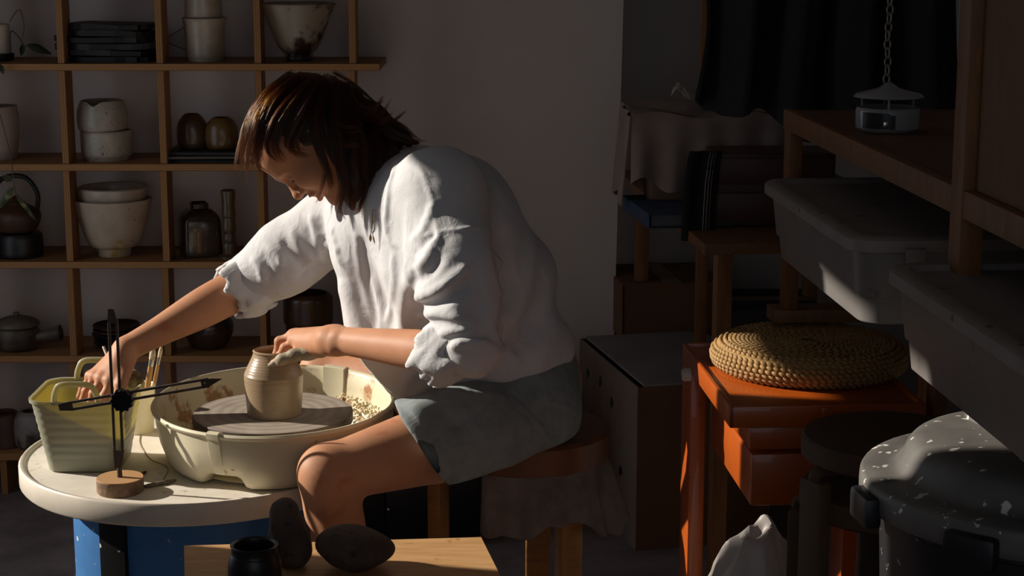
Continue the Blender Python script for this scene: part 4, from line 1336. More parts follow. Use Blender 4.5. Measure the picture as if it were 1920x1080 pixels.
pr = [(0.228, zl - 0.035), (br_, zl - 0.034), (br_ + 0.001, zl - 0.004), (br_ - 0.008, zl + 0.002), (br_ - 0.020, zl + 0.004), (br_ - 0.040, zl + 0.006), (br_ - 0.050, zl + 0.016), (br_ - 0.060, zl + 0.036),
      (br_ - 0.080, zl + 0.046), (0.09, zl + 0.054), (0.001, zl + 0.056)]
ld = MB().lathe(smoothprof(pr, 3), 72).build('lid', m_binl, bn, 50)
MB().lathe(smoothprof([(0.112, zl + 0.046), (0.108, zl + 0.062), (0.095, zl + 0.074), (0.05, zl + 0.079), (0.001, zl + 0.080)], 3), 48, c=(0.02, 0.085, 0)).build('lid_crown', m_binl, ld, 50)
for a in (188, 232, 330):
    g_ = MB().box(((br_ + 0.006) * math.cos(R(a)), (br_ + 0.006) * math.sin(R(a)), zl - 0.030), (0.022, 0.065, 0.040), 0.006, 2, rot=Matrix.Rotation(R(a), 3, 'Z')).build('clasp', m_bin, bn)

# white plastic sack
m_bag = M('white_sack', '#b3aaa4', 0.4, col2='#a39a94', scale=6, translucent=0.2)
q = P(1395, 1010, 2.92)
zt_ = P(1395, 966, 2.92).z
def sack(p):
    z = p.z
    k = 1 + 0.20 * mnoise.noise(p * 1.9 + Vector((1, 7, 3))) + 0.22 * abs(mnoise.noise(p * 4.0 + Vector((2, 2, 5)))) + 0.10 * abs(mnoise.noise(p * 9.0))
    top = max(0, z)
    r_ = (1 - 0.25 * top ** 1.5)
    return Vector((p.x * 0.105 * k * r_ + 0.03 * top, p.y * 0.08 * k * r_, (z * (1 + 0.10 * mnoise.noise(p * 3))) * zt_ * 0.48))
o = blob(sack, 'plastic_sack', m_bag, 5, 25)
mz = min(v.co.z for v in o.data.vertices)
o.location = (q.x, 2.92, -mz + 0.002)
tag(o, 'crumpled white plastic sack below the orange trolley', 'sack')
# ------------------------------------------------------------------ implicit surfaces for the figure
class Field:
    def __init__(self, lo, hi, h):
        self.h = h
        self.lo = np.array(lo, float)
        n = np.ceil((np.array(hi, float) - self.lo) / h).astype(int) + 1
        self.ax = [(self.lo[i] + h * np.arange(n[i])).astype(np.float32) for i in range(3)]
        self.v = np.full(n, 0.5, np.float32)
    def block(self, lo, hi):
        sl = []
        for i in range(3):
            a = np.searchsorted(self.ax[i], lo[i])
            b = np.searchsorted(self.ax[i], hi[i])
            if b <= a:
                return None
            sl.append(slice(int(a), int(b)))
        g = (self.ax[0][sl[0]][:, None, None], self.ax[1][sl[1]][None, :, None], self.ax[2][sl[2]][None, None, :])
        return tuple(sl), g
    def _smin(self, sl, d, k):
        a = self.v[sl]
        if k <= 0:
            self.v[sl] = np.minimum(a, d)
        else:
            hh = np.maximum(k - np.abs(a - d), 0) / k
            self.v[sl] = np.minimum(a, d) - hh * hh * k * 0.25
    def cone(self, a, b, r1, r2, k=0.02, n=None, s=1.0, cut=False):
        """tapered limb from a to b; optionally flattened by s along n"""
        a, b = np.array(a, float), np.array(b, float)
        m = max(r1, r2) + k + 5 * self.h
        lo, hi = np.minimum(a, b) - m, np.maximum(a, b) + m
        bl = self.block(lo, hi)
        if bl is None:
            return
        sl, (x, y, z) = bl
        ba = b - a
        px, py, pz = x - a[0], y - a[1], z - a[2]
        if n is not None:
            n = np.array(n, float)
            ba_u = ba / max(np.linalg.norm(ba), 1e-6)
            n = n - ba_u * n.dot(ba_u)
            n /= np.linalg.norm(n)
        t = np.clip((px * ba[0] + py * ba[1] + pz * ba[2]) / max(ba.dot(ba), 1e-9), 0, 1)
        dx, dy, dz = px - t * ba[0], py - t * ba[1], pz - t * ba[2]
        if n is not None:
            dn = dx * n[0] + dy * n[1] + dz * n[2]
            dx, dy, dz = dx + dn * n[0] * (s - 1), dy + dn * n[1] * (s - 1), dz + dn * n[2] * (s - 1)
        d = np.sqrt(dx * dx + dy * dy + dz * dz) - (r1 + (r2 - r1) * t)
        if cut:
            self._smax(sl, -d, k)
        else:
            self._smin(sl, d.astype(np.float32), k)
    def _smax(self, sl, d, k):
        a = self.v[sl]
        if k <= 0:
            self.v[sl] = np.maximum(a, d)
        else:
            hh = np.maximum(k - np.abs(a - d), 0) / k
            self.v[sl] = np.maximum(a, d) + hh * hh * k * 0.25
    def chain(self, pts, rads, k=0.02, n=None, s=1.0):
        for i in range(len(pts) - 1):
            self.cone(pts[i], pts[i + 1], rads[i], rads[i + 1], k, n, s)
    def ell(self, c, ax, rad, k=0.02, cut=False):
        """ellipsoid with axes (rows of ax) and radii"""
        c = np.array(c, float)
        ax = np.array(ax, float)
        m = max(rad) + k + 5 * self.h
        bl = self.block(c - m, c + m)
        if bl is None:
            return
        sl, (x, y, z) = bl
        px, py, pz = x - c[0], y - c[1], z - c[2]
        q0 = q1 = 0
        for i in range(3):
            w = (px * ax[i][0] + py * ax[i][1] + pz * ax[i][2]) / rad[i]
            q0 = q0 + w * w
            q1 = q1 + (w / rad[i]) ** 2
        k0 = np.sqrt(q0)
        k1 = np.sqrt(q1) + 1e-9
        d = (k0 * (k0 - 1.0) / k1).astype(np.float32)
        if cut:
            self._smax(sl, -d, k)
        else:
            self._smin(sl, d, k)
    def plane(self, p, n, k=0.004, lo=None, hi=None):
        """keep the side n points away from"""
        p, n = np.array(p, float), np.array(n, float)
        n = n / np.linalg.norm(n)
        if lo is None:
            sl = (slice(None),) * 3
            x, y, z = self.ax[0][:, None, None], self.ax[1][None, :, None], self.ax[2][None, None, :]
        else:
            bl = self.block(lo, hi)
            if bl is None:
                return
            sl, (x, y, z) = bl
        d = (x - p[0]) * n[0] + (y - p[1]) * n[1] + (z - p[2]) * n[2]
        self._smax(sl, d.astype(np.float32), k)
    def ridge(self, pts, w, amp, taper=True):
        """raise (amp > 0) or dent the surface along a polyline"""
        pts = [np.array(p, float) for p in pts]
        n = len(pts) - 1
        allp = np.array(pts)
        m = 3.2 * w
        bl = self.block(allp.min(0) - m, allp.max(0) + m)
        if bl is None:
            return
        sl, (x, y, z) = bl
        best = None
        bt_ = None
        for i in range(n):
            a, b = pts[i], pts[i + 1]
            ba = b - a
            px, py, pz = x - a[0], y - a[1], z - a[2]
            t = np.clip((px * ba[0] + py * ba[1] + pz * ba[2]) / max(ba.dot(ba), 1e-9), 0, 1)
            d2 = (px - t * ba[0]) ** 2 + (py - t * ba[1]) ** 2 + (pz - t * ba[2]) ** 2
            tt = (i + t) / n
            if best is None:
                best, bt_ = d2, tt + 0 * d2
            else:
                c = d2 < best
                best = np.where(c, d2, best)
                bt_ = np.where(c, tt, bt_)
        g = np.exp(-best / (w * w))
        if taper:
            g = g * np.clip(np.sin(np.pi * np.clip(bt_ * 0.92 + 0.04, 0, 1)) * 1.6, 0, 1)
        self.v[sl] -= (amp * g).astype(np.float32)
    def hit(self, px, py, y0=3.0, y1=3.95):
        """first surface point along a line of sight"""
        a, b = np.array(P(px, py, y0)), np.array(P(px, py, y1))
        n = 400
        t = np.linspace(0, 1, n)[:, None]
        pts = a + (b - a) * t
        ii = np.round((pts - self.lo) / self.h).astype(int)
        ok = np.all((ii >= 0) & (ii < np.array(self.v.shape)), axis=1)
        val = np.full(n, 1.0)
        val[ok] = self.v[ii[ok, 0], ii[ok, 1], ii[ok, 2]]
        w = np.argmax(val < 0.001)
        if val[w] >= 0.001:
            return None
        return Vector(pts[w])
    def fold(self, pts, w, amp, step=12, taper=True):
        """a crease that hugs the cloth, given where it is seen"""
        out = []
        pts = smoothprof([tuple(map(float, p)) for p in pts], 5)
        for p in pts:
            q = self.hit(p[0], p[1])
            if q is not None:
                out.append(q)
        if len(out) >= 2:
            self.ridge(out, w, amp, taper)
    def waves(self, fn):
        x, y, z = self.ax[0][:, None, None], self.ax[1][None, :, None], self.ax[2][None, None, :]
        self.v += fn(x, y, z).astype(np.float32)
    def mesh(self):
        """naive surface nets"""
        v = self.v
        ins = v < 0
        nx, ny, nz = v.shape
        c = [(i, j, k) for i in (0, 1) for j in (0, 1) for k in (0, 1)]
        cnt = np.zeros((nx - 1, ny - 1, nz - 1), np.int8)
        for (i, j, k) in c:
            cnt += ins[i:nx - 1 + i, j:ny - 1 + j, k:nz - 1 + k]
        act = (cnt > 0) & (cnt < 8)
        I = np.argwhere(act)
        idx = np.full(act.shape, -1, np.int32)
        idx[act] = np.arange(len(I))
        val = np.stack([v[I[:, 0] + i, I[:, 1] + j, I[:, 2] + k] for (i, j, k) in c], 1)
        acc = np.zeros((len(I), 3))
        num = np.zeros(len(I))
        for e0 in range(8):
            for e1 in range(e0 + 1, 8):
                p0, p1 = np.array(c[e0]), np.array(c[e1])
                if np.abs(p0 - p1).sum() != 1:
                    continue
                a, b = val[:, e0], val[:, e1]
                m = (a < 0) != (b < 0)
                t = np.where(m, a / np.where(m, a - b, 1), 0)
                acc += np.where(m[:, None], p0 + t[:, None] * (p1 - p0), 0)
                num += m
        pts = self.lo + self.h * (I + acc / num[:, None])
        quads = []
        for ax in range(3):
            o1, o2 = [(1, 2), (2, 0), (0, 1)][ax]
            s0 = [slice(None)] * 3
            s1 = [slice(None)] * 3
            s0[ax] = slice(0, -1)
            s1[ax] = slice(1, None)
            d = ins[tuple(s0)] != ins[tuple(s1)]
            E = np.argwhere(d)
            ok = (E[:, o1] > 0) & (E[:, o2] > 0) & (E[:, o1] < v.shape[o1] - 1) & (E[:, o2] < v.shape[o2] - 1)
            E = E[ok]
            flip = ins[tuple(E.T)]
            def cell(da, db):
                q = E.copy()
                q[:, o1] -= da
                q[:, o2] -= db
                return idx[tuple(q.T)]
            A_, B_, C_, D_ = cell(1, 1), cell(0, 1), cell(0, 0), cell(1, 0)
            Q = np.where(flip[:, None], np.stack([A_, B_, C_, D_], 1), np.stack([A_, D_, C_, B_], 1))
            quads.append(Q)
        return pts, np.concatenate(quads)

def np_mesh(name, parts, mat, origin, smooth_it=1):
    vs_, fs, off = [], [], 0
    for p, q in parts:
        vs_.append(p)
        fs.append(q + off)
        off += len(p)
    v = np.concatenate(vs_) - np.array(origin)
    f = np.concatenate(fs)
    for _ in range(smooth_it):                   # light relaxation of voxel steps
        acc = np.zeros_like(v)
        num = np.zeros(len(v))
        for i in range(4):
            a, b = f[:, i], f[:, (i + 1) % 4]
            np.add.at(acc, a, v[b])
            np.add.at(acc, b, v[a])
            np.add.at(num, a, 1)
            np.add.at(num, b, 1)
        v = 0.5 * v + 0.5 * acc / np.maximum(num, 1)[:, None]
    me = bpy.data.meshes.new(name)
    me.vertices.add(len(v))
    me.vertices.foreach_set('co', v.astype(np.float32).ravel())
    me.loops.add(f.size)
    me.loops.foreach_set('vertex_index', f.astype(np.int32).ravel())
    me.polygons.add(len(f))
    me.polygons.foreach_set('loop_start', np.arange(0, f.size, 4, dtype=np.int32))
    me.update(calc_edges=True)
    me.validate()
    me.materials.append(mat)
    me.shade_smooth()
    return me

def nrm(v):
    return Vector(v).normalized()

# ------------------------------------------------------------------ pose (joints read from the photograph)
PEL = Vector((0.020, 3.62, SZ + 0.10))
LHIP, LKNEE = P(1000, 785, 3.50), P(618, 888, 3.285)
LANK = Vector((LKNEE.x + 0.015, LKNEE.y + 0.03, 0.085))
RHIP, RKNEE = P(985, 770, 3.73), P(612, 700, 3.97)
RANK = Vector((RKNEE.x - 0.02, RKNEE.y - 0.01, 0.085))
LSH, LEL, LWR = P(812, 352, 3.34), P(882, 668, 3.195), P(634, 638, 3.42)
RSH, REL, RWR = P(640, 415, 3.66), P(455, 537, 3.70), P(236, 655, 3.565)
NECK0, NECK1 = P(752, 330, 3.535), P(668, 300, 3.53)
HEADC = P(584, 266, 3.525)
# head frame: F face direction, U towards the crown, Rr her right (away from the camera)
hF = nrm((-0.48, -0.14, -0.86))
hU = nrm(Vector((-0.90, -0.04, 0.43)) - hF * hF.dot(Vector((-0.90, -0.04, 0.43))))
hR = hF.cross(hU)
def hd(f, u, r):
    return HEADC + hF * f + hU * u + hR * r
hA = (tuple(hF), tuple(hU), tuple(hR))

SEATP = (tuple(P(950, 868, 3.40)), (0.20, 0.0, -1.0))      # where thighs and shorts press on the seat
body_parts = []
# --- head and neck
fd = Field(HEADC - Vector((0.17, 0.13, 0.17)), HEADC + Vector((0.20, 0.13, 0.17)), 0.0022)
fd.ell(hd(-0.012, 0.030, 0), hA, (0.096, 0.082, 0.074), 0.01)            # skull
fd.ell(hd(0.030, 0.045, 0), hA, (0.062, 0.060, 0.064), 0.03)             # forehead
fd.ell(hd(0.036, -0.035, 0), hA, (0.050, 0.066, 0.056), 0.03)            # face
fd.cone(hd(-0.005, -0.050, -0.050), hd(0.062, -0.096, -0.014), 0.016, 0.013, 0.025)   # jaw near
fd.cone(hd(-0.005, -0.050, 0.050), hd(0.062, -0.096, 0.014), 0.016, 0.013, 0.025)
fd.ell(hd(0.070, -0.094, 0), hA, (0.017, 0.016, 0.018), 0.018)            # chin
fd.cone(hd(0.076, 0.022, -0.028), hd(0.084, 0.020, 0.0), 0.010, 0.008, 0.016)
fd.cone(hd(0.076, 0.022, 0.028), hd(0.084, 0.020, 0.0), 0.010, 0.008, 0.016)          # brow
fd.ell(hd(0.062, -0.020, -0.038), hA, (0.022, 0.022, 0.017), 0.022)
fd.ell(hd(0.062, -0.020, 0.038), hA, (0.022, 0.022, 0.017), 0.022)        # cheekbones
for s_ in (-1, 1):
    fd.ell(hd(0.090, 0.002, 0.031 * s_), hA, (0.016, 0.010, 0.016), 0.014, cut=True)   # eye sockets
    fd.ell(hd(0.070, 0.001, 0.031 * s_), hA, (0.0125, 0.0115, 0.0135), 0.004)          # lids over the eyes
    fd.cone(hd(0.079, 0.0035, 0.022 * s_), hd(0.078, -0.002, 0.042 * s_), 0.0045, 0.003, 0.004)   # lid fold
fd.cone(hd(0.083, 0.012, 0), hd(0.101, -0.022, 0), 0.0065, 0.0085, 0.010)  # nose bridge
fd.ell(hd(0.102, -0.027, 0), hA, (0.0115, 0.0095, 0.0105), 0.008)          # nose tip
for s_ in (-1, 1):
    fd.ell(hd(0.090, -0.030, 0.0115 * s_), hA, (0.0095, 0.0075, 0.0065), 0.005)        # wings
    fd.ell(hd(0.096, -0.036, 0.0065 * s_), hA, (0.005, 0.004, 0.003), 0.002, cut=True) # nostrils
fd.cone(hd(0.082, -0.040, 0), hd(0.085, -0.050, 0), 0.008, 0.010, 0.012)   # upper lip base
fd.cone(hd(0.083, -0.0535, -0.019), hd(0.0925, -0.0525, 0), 0.0030, 0.0055, 0.005)
fd.cone(hd(0.083, -0.0535, 0.019), hd(0.0925, -0.0525, 0), 0.0030, 0.0055, 0.005)
fd.cone(hd(0.080, -0.0625, -0.015), hd(0.0885, -0.0650, 0), 0.0035, 0.0065, 0.005)
fd.cone(hd(0.080, -0.0625, 0.015), hd(0.0885, -0.0650, 0), 0.0035, 0.0065, 0.005)
fd.cone(hd(0.100, -0.0585, -0.024), hd(0.100, -0.0585, 0.024), 0.0095, 0.0095, 0.002, cut=True)   # mouth line
fd.cone(hd(-0.018, 0.010, -0.074), hd(-0.010, -0.018, -0.070), 0.014, 0.009, 0.004, n=hR, s=2.4)  # ear
fd.cone(hd(-0.014, 0.004, -0.083), hd(-0.012, -0.006, -0.081), 0.006, 0.005, 0.004, cut=True)
fd.cone(NECK1 + hU * -0.0, NECK0, 0.052, 0.058, 0.03)
fd.cone(hd(-0.03, -0.01, 0), NECK1, 0.055, 0.050, 0.03)
body_parts.append(fd.mesh())
# --- trunk (under the clothes) and legs
fb = Field((-0.62, 3.05, 0.0), (0.32, 4.12, 1.16), 0.0075)
fb.cone(PEL, P(930, 620, 3.6), 0.125, 0.115, 0.05)
fb.cone(P(930, 620, 3.6), P(840, 430, 3.55), 0.115, 0.115, 0.05)
fb.cone(P(840, 430, 3.55), NECK0, 0.10, 0.05, 0.05)
for hip, kn, an, sg in ((LHIP, LKNEE, LANK, -1), (RHIP, RKNEE, RANK, 1)):
    fb.cone(hip + Vector((-0.01, 0, 0.0)), hip.lerp(kn, 0.5), 0.086, 0.074, 0.05)
fb.plane((SEATP[0][0], SEATP[0][1], SEATP[0][2] + 0.006), SEATP[1], 0.010)
body_parts.append(fb.mesh())
HEMX = P(835, 870, 3.32).x
for hip, kn, an, sg in ((LHIP, LKNEE, LANK, -1), (RHIP, RKNEE, RANK, 1)):
    lo = Vector((min(kn.x, an.x) - 0.20, min(kn.y, an.y) - 0.12, -0.005))
    hi = Vector((hip.x - 0.02, max(hip.y, kn.y) + 0.14, kn.z + 0.16))
    fl = Field(lo, hi, 0.0045)
    mid = hip.lerp(kn, 0.5)
    fl.cone(hip, mid + Vector((0, 0, 0.004)), 0.092, 0.078, 0.004)
    fl.cone(mid + Vector((0, 0, 0.004)), kn, 0.078, 0.053, 0.004)
    fl.ell(kn + Vector((-0.012, 0, 0.006)), np.eye(3), (0.044, 0.045, 0.045), 0.03)      # knee cap
    fl.cone(kn + Vector((-0.002, 0, -0.01)), kn.lerp(an, 0.3) + Vector((0.006, 0, 0)), 0.050, 0.047, 0.02)
    fl.cone(kn.lerp(an, 0.3) + Vector((0.006, 0, 0)), kn.lerp(an, 0.72), 0.047, 0.034, 0.006)
    fl.ell(kn.lerp(an, 0.28) + Vector((0.024, 0, 0)), np.eye(3), (0.034, 0.038, 0.09), 0.03)   # calf
    fl.ell(kn.lerp(an, 0.13) + Vector((-0.034, 0, 0)), np.eye(3), (0.012, 0.018, 0.030), 0.03)  # below the knee cap
    fl.cone(kn.lerp(an, 0.72), an, 0.034, 0.030, 0.03)
    fl.cone(an + Vector((0.012, 0, -0.045)), an + Vector((-0.13, 0, -0.062)), 0.036, 0.024, 0.03)
    fl.cone(an, an + Vector((0.005, 0, -0.045)), 0.031, 0.036, 0.02)
    fl.plane((SEATP[0][0], SEATP[0][1], SEATP[0][2] + 0.006), SEATP[1], 0.010, lo=(HEMX, 2.5, 0.2), hi=(0.6, 4.6, 1.0))
    body_parts.append(fl.mesh())

# --- arms with hands
def limb(fl, pts, rads, n=10):
    q = smoothprof([tuple(p) + (r,) for p, r in zip(pts, rads)], n)
    for a, b in zip(q[:-1], q[1:]):
        fl.cone(a[:3], b[:3], a[3], b[3], 0.0)
def finger(fl, pts, r):
    k = len(pts)
    rr = [r * (1.08, 1.0, 0.92, 0.80)[min(i, 3)] for i in range(k)]
    for i in range(k - 1):
        fl.cone(pts[i], pts[i + 1], rr[i], rr[i + 1], 0.004)
    for i in range(1, k - 1):
        fl.ell(pts[i], np.eye(3), (rr[i] * 1.08,) * 3, 0.003)
# near (left) arm: hand over the pot mouth
mouth = Vector((pot.location.x, pot.location.y, ZB + 0.131))
la = Field(Vector((mouth.x - 0.06, 3.20, 0.60)), Vector((LEL.x + 0.10, 3.62, LSH.z - 0.05)), 0.0026)
la.cone(LSH, LEL, 0.048, 0.036, 0.02)
la.ell(LEL, np.eye(3), (0.035, 0.036, 0.032), 0.02)
fm = LEL.lerp(LWR, 0.35)
limb(la, [LEL, fm, LEL.lerp(LWR, 0.7), LWR, LWR + Vector((-0.02, 0.006, 0.0))], [0.0365, 0.0385, 0.0315, 0.0262, 0.0255])
K_ = [P(556, 628, 3.545), P(549, 630, 3.525), P(553, 640, 3.503), P(566, 652, 3.484)]      # index, middle, ring, little knuckles
for i, kq in enumerate(K_):
    w_ = LWR + Vector((-0.004, (0.012, 0.004, -0.005, -0.012)[i], (0.004, 0.006, 0.0, -0.008)[i]))
    la.cone(w_, kq, 0.0185, 0.0125, 0.016)
    la.ell(kq + Vector((0, 0, 0.003)), np.eye(3), (0.0115, 0.0105, 0.0105), 0.006)
la.ell(LWR + Vector((0.003, -0.020, 0.012)), np.eye(3), (0.010, 0.008, 0.010), 0.012)        # wrist bone
finger(la, [K_[0], P(534, 640, 3.552), P(529, 662, 3.550), P(532, 684, 3.545)], 0.0092)
finger(la, [K_[1], P(524, 640, 3.530), P(520, 664, 3.530), P(522, 692, 3.530)], 0.0095)
finger(la, [K_[2], P(534, 652, 3.506), P(524, 668, 3.508), P(524, 690, 3.512)], 0.0090)
finger(la, [K_[3], P(546, 664, 3.476), P(528, 673, 3.470), P(512, 680, 3.470)], 0.0082)
la.cone(LWR + Vector((-0.015, 0.012, -0.010)), P(586, 656, 3.545), 0.016, 0.0125, 0.012)     # thumb base, behind
finger(la, [P(586, 656, 3.545), P(562, 664, 3.560), P(548, 676, 3.562)], 0.0105)
for i in range(3):                                                                      # tendons
    la.ridge([LWR + Vector((-0.02, 0.008 - i * 0.010, 0.020)), K_[i] + Vector((0, 0, 0.008))], 0.004, 0.0012)
body_parts.append(la.mesh())
# far (right) arm: hand in the tub
ra = Field(Vector((P(130, 700, 3.5).x, 3.42, 0.56)), Vector((RSH.x + 0.02, 3.84, RSH.z + 0.02)), 0.0028)
ra.cone(RSH, REL, 0.050, 0.043, 0.02)
ra.ell(REL, np.eye(3), (0.040, 0.040, 0.036), 0.02)
fm = REL.lerp(RWR, 0.33)
limb(ra, [REL, fm, REL.lerp(RWR, 0.72), RWR], [0.043, 0.0415, 0.0300, 0.0255])
K2 = [P(208, 716, 3.500), P(192, 711, 3.513), P(180, 708, 3.532), P(172, 707, 3.552)]
for i, kq in enumerate(K2):
    ra.cone(RWR + Vector((0, (-0.012, -0.004, 0.004, 0.012)[i], 0)), kq, 0.018, 0.0125, 0.014)
    ra.ell(kq + Vector((-0.003, 0, 0.003)), np.eye(3), (0.011, 0.0105, 0.0105), 0.006)
T2 = [(P(196, 742, 3.488), P(190, 766, 3.490)), (P(176, 738, 3.502), P(168, 764, 3.505)), (P(162, 734, 3.522), P(152, 760, 3.525)), (P(156, 728, 3.545), P(147, 750, 3.548))]
for i in range(4):
    finger(ra, [K2[i], T2[i][0], T2[i][1], T2[i][1] + Vector((0.006, 0, -0.018))], (0.0092, 0.0096, 0.0092, 0.0082)[i])
ra.cone(RWR + Vector((0.006, -0.018, -0.02)), P(226, 722, 3.485), 0.017, 0.0125, 0.012)
finger(ra, [P(226, 722, 3.485), P(222, 748, 3.475), P(214, 770, 3.475)], 0.0105)
for i in range(3):
    ra.ridge([RWR + Vector((-0.01, -0.004 + i * 0.008, 0.016)), K2[i + 1] + Vector((-0.002, 0, 0.008))], 0.004, 0.0012)
body_parts.append(ra.mesh())

m_skin = M('skin', '#c18d6c', 0.55, col2='#b78160', scale=9, sss=0.2, bump=0.05, bscale=700, spec=0.25, speck=[('#a8583c', 14, 0.62, 0.15)])
borg = Vector((0.085, 3.62, 0.0))
pme = np_mesh('person', body_parts, m_skin, borg, 1)
person = link('person', pme, None, borg)
tag(person, 'person in white shirt and denim shorts bent over the pottery wheel', 'person')
for mm in (m_skin,):
    bs = mm.node_tree.nodes['Principled BSDF']

# ------------------------------------------------------------------ shirt
m_shirt = M('white_cotton', '#cfcecf', 0.9, bump=0.12, bscale=900, col2='#c9c8c9', scale=6, sheen=0.1, spec=0.2)
def add_wrinkles(m, scale, strength, dist):
    N, L = m.node_tree.nodes, m.node_tree.links
    bs = N['Principled BSDF']
    old = bs.inputs['Normal'].links[0].from_socket if bs.inputs['Normal'].links else None
    tc = N.new('ShaderNodeTexCoord')
    nz = N.new('ShaderNodeTexNoise')
    nz.inputs['Scale'].default_value = scale
    nz.inputs['Detail'].default_value = 4
    nz.inputs['Distortion'].default_value = 1.4
    L.new(tc.outputs['Object'], nz.inputs['Vector'])
    bp = N.new('ShaderNodeBump')
    bp.inputs['Strength'].default_value = strength
    bp.inputs['Distance'].default_value = dist
    L.new(nz.outputs['Fac'], bp.inputs['Height'])
    if old:
        L.new(old, bp.inputs['Normal'])
    L.new(bp.outputs[0], bs.inputs['Normal'])
add_wrinkles(m_shirt, 24, 0.32, 0.008)
fs_ = Field(Vector((-0.62, 3.10, SZ + 0.02)), Vector((0.24, 3.95, 1.22)), 0.0033)
latC = nrm((-0.60, 0.80, 0.04))
upC = nrm(Vector((-0.50, -0.05, 0.86)) - latC * latC.dot(Vector((-0.50, -0.05, 0.86))))
frC = latC.cross(upC)
axC = (tuple(latC), tuple(frC), tuple(upC))
latM = nrm((-0.30, 0.95, 0.0))
upM = nrm(Vector((-0.42, -0.1, 0.9)) - latM * latM.dot(Vector((-0.42, -0.1, 0.9))))
axM = (tuple(latM), tuple(latM.cross(upM)), tuple(upM))
fs_.ell(P(775, 420, 3.53), axC, (0.180, 0.125, 0.145), 0.05)                 # chest
fs_.ell(P(858, 432, 3.55), axM, (0.165, 0.128, 0.145), 0.06)                 # upper back
fs_.ell(P(876, 560, 3.57), axM, (0.170, 0.192, 0.135), 0.06)                 # waist
fs_.ell(P(897, 648, 3.60), np.eye(3), (0.198, 0.180, 0.105), 0.06)           # hips
fs_.chain([P(718, 475, 3.56), P(750, 595, 3.575), P(786, 690, 3.60)], [0.098, 0.098, 0.074], 0.06)   # cloth hanging in front
fs_.cone(LSH + Vector((0.01, 0.03, -0.01)), RSH + Vector((0.02, 0, 0.0)), 0.074, 0.070, 0.07)
fs_.chain([P(778, 375, 3.42), P(798, 500, 3.39), P(812, 610, 3.41)], [0.058, 0.066, 0.060], 0.06)   # yoke
fs_.cone(NECK0 + Vector((0.02, 0, -0.02)), NECK0 + Vector((0.11, 0.02, -0.055)), 0.066, 0.085, 0.05)
# near sleeve
cuL = LEL.lerp(LWR, 0.20)
fs_.cone(LSH + Vector((0.018, 0, -0.004)), P(858, 505, 3.265), 0.062, 0.076, 0.07)
fs_.cone(P(858, 505, 3.265), P(878, 600, 3.225), 0.076, 0.066, 0.05)
fs_.cone(P(878, 600, 3.225), P(886, 645, 3.205), 0.066, 0.054, 0.02)
fs_.cone(P(884, 650, 3.205), cuL + Vector((0.0, 0, 0.006)), 0.052, 0.049, 0.02)
# far sleeve
cuR = REL + (RSH - REL) * 0.06
fs_.cone(RSH + Vector((-0.01, 0, 0.0)), RSH.lerp(REL, 0.55), 0.078, 0.072, 0.035)
fs_.cone(RSH.lerp(REL, 0.55), cuR, 0.072, 0.060, 0.03)
# hem: cut off below
fs_.plane(P(880, 739, 3.6), (0.15, -0.02, -1.0), 0.012)
dR = (RWR - REL).normalized()
dL = (LWR - LEL).normalized()
fs_.cone(REL - dR * 0.005, REL + dR * 0.12, 0.048, 0.054, 0.006, cut=True)
fs_.cone(cuL - dL * 0.004, cuL + dL * 0.12, 0.042, 0.050, 0.006, cut=True)
# neck opening
fs_.cone(NECK1 + Vector((0.012, -0.005, -0.01)), NECK0 + Vector((0.0, -0.012, 0.0)), 0.066, 0.060, 0.010, cut=True)

FF = fs_.fold
# broad shaping first
FF([(640, 520), (665, 600), (700, 690)], 0.030, 0.012)
FF([(672, 440), (682, 540), (705, 640)], 0.024, -0.012)       # hollow between the two front panels
FF([(764, 400), (764, 520), (752, 620), (732, 700)], 0.018, 0.008)    # panel falling from the near shoulder
FF([(776, 480), (772, 560), (765, 620)], 0.010, -0.009)       # gap beside the sleeve
FF([(885, 560), (905, 600), (912, 640)], 0.022, -0.012)
FF([(930, 430), (950, 540), (945, 640)], 0.022, -0.020)       # where the sleeve meets the side
FF([(1000, 430), (985, 520), (950, 620)], 0.020, 0.012)
FF([(1030, 520), (1000, 600), (955, 660)], 0.024, -0.018)
FF([(1045, 590), (1020, 650), (1000, 705)], 0.026, 0.012)
# shoulder seam, armhole seam
FF([(787, 312), (806, 360), (818, 420), (824, 470)], 0.0045, 0.0040)
FF([(776, 450), (815, 438), (860, 430), (915, 424)], 0.0040, 0.0030)
# sleeve folds
FF([(772, 452), (792, 432), (806, 405), (812, 380)], 0.008, 0.011)
FF([(776, 475), (800, 452), (818, 440)], 0.007, -0.011)
FF([(774, 505), (796, 488), (812, 462), (822, 440)], 0.008, 0.012)
FF([(776, 530), (806, 512), (826, 480)], 0.008, -0.011)
FF([(772, 560), (812, 548), (850, 522), (880, 498)], 0.009, 0.015)
FF([(778, 576), (815, 568), (858, 548), (888, 520)], 0.009, -0.011)
FF([(774, 594), (812, 588), (850, 596), (900, 612)], 0.008, 0.009)
FF([(780, 608), (820, 604), (870, 612)], 0.007, -0.008)
FF([(845, 652), (868, 640), (900, 642), (922, 648)], 0.009, 0.011)
FF([(820, 628), (850, 622), (890, 624)], 0.007, 0.008)
FF([(838, 640), (870, 630), (905, 632)], 0.006, -0.008)
# shirt front, fine
FF([(620, 420), (628, 460), (640, 500)], 0.009, 0.007)
FF([(600, 405), (608, 450), (620, 500)], 0.009, -0.009)
FF([(583, 400), (590, 440), (602, 490)], 0.008, 0.007)
FF([(668, 430), (680, 520), (700, 600)], 0.010, 0.007)
FF([(735, 470), (738, 540), (722, 620)], 0.008, 0.005)
FF([(700, 520), (716, 590), (706, 660)], 0.009, 0.006)
FF([(700, 690), (720, 720), (745, 738)], 0.010, 0.006)
FF([(800, 700), (780, 722), (765, 740)], 0.010, -0.006)
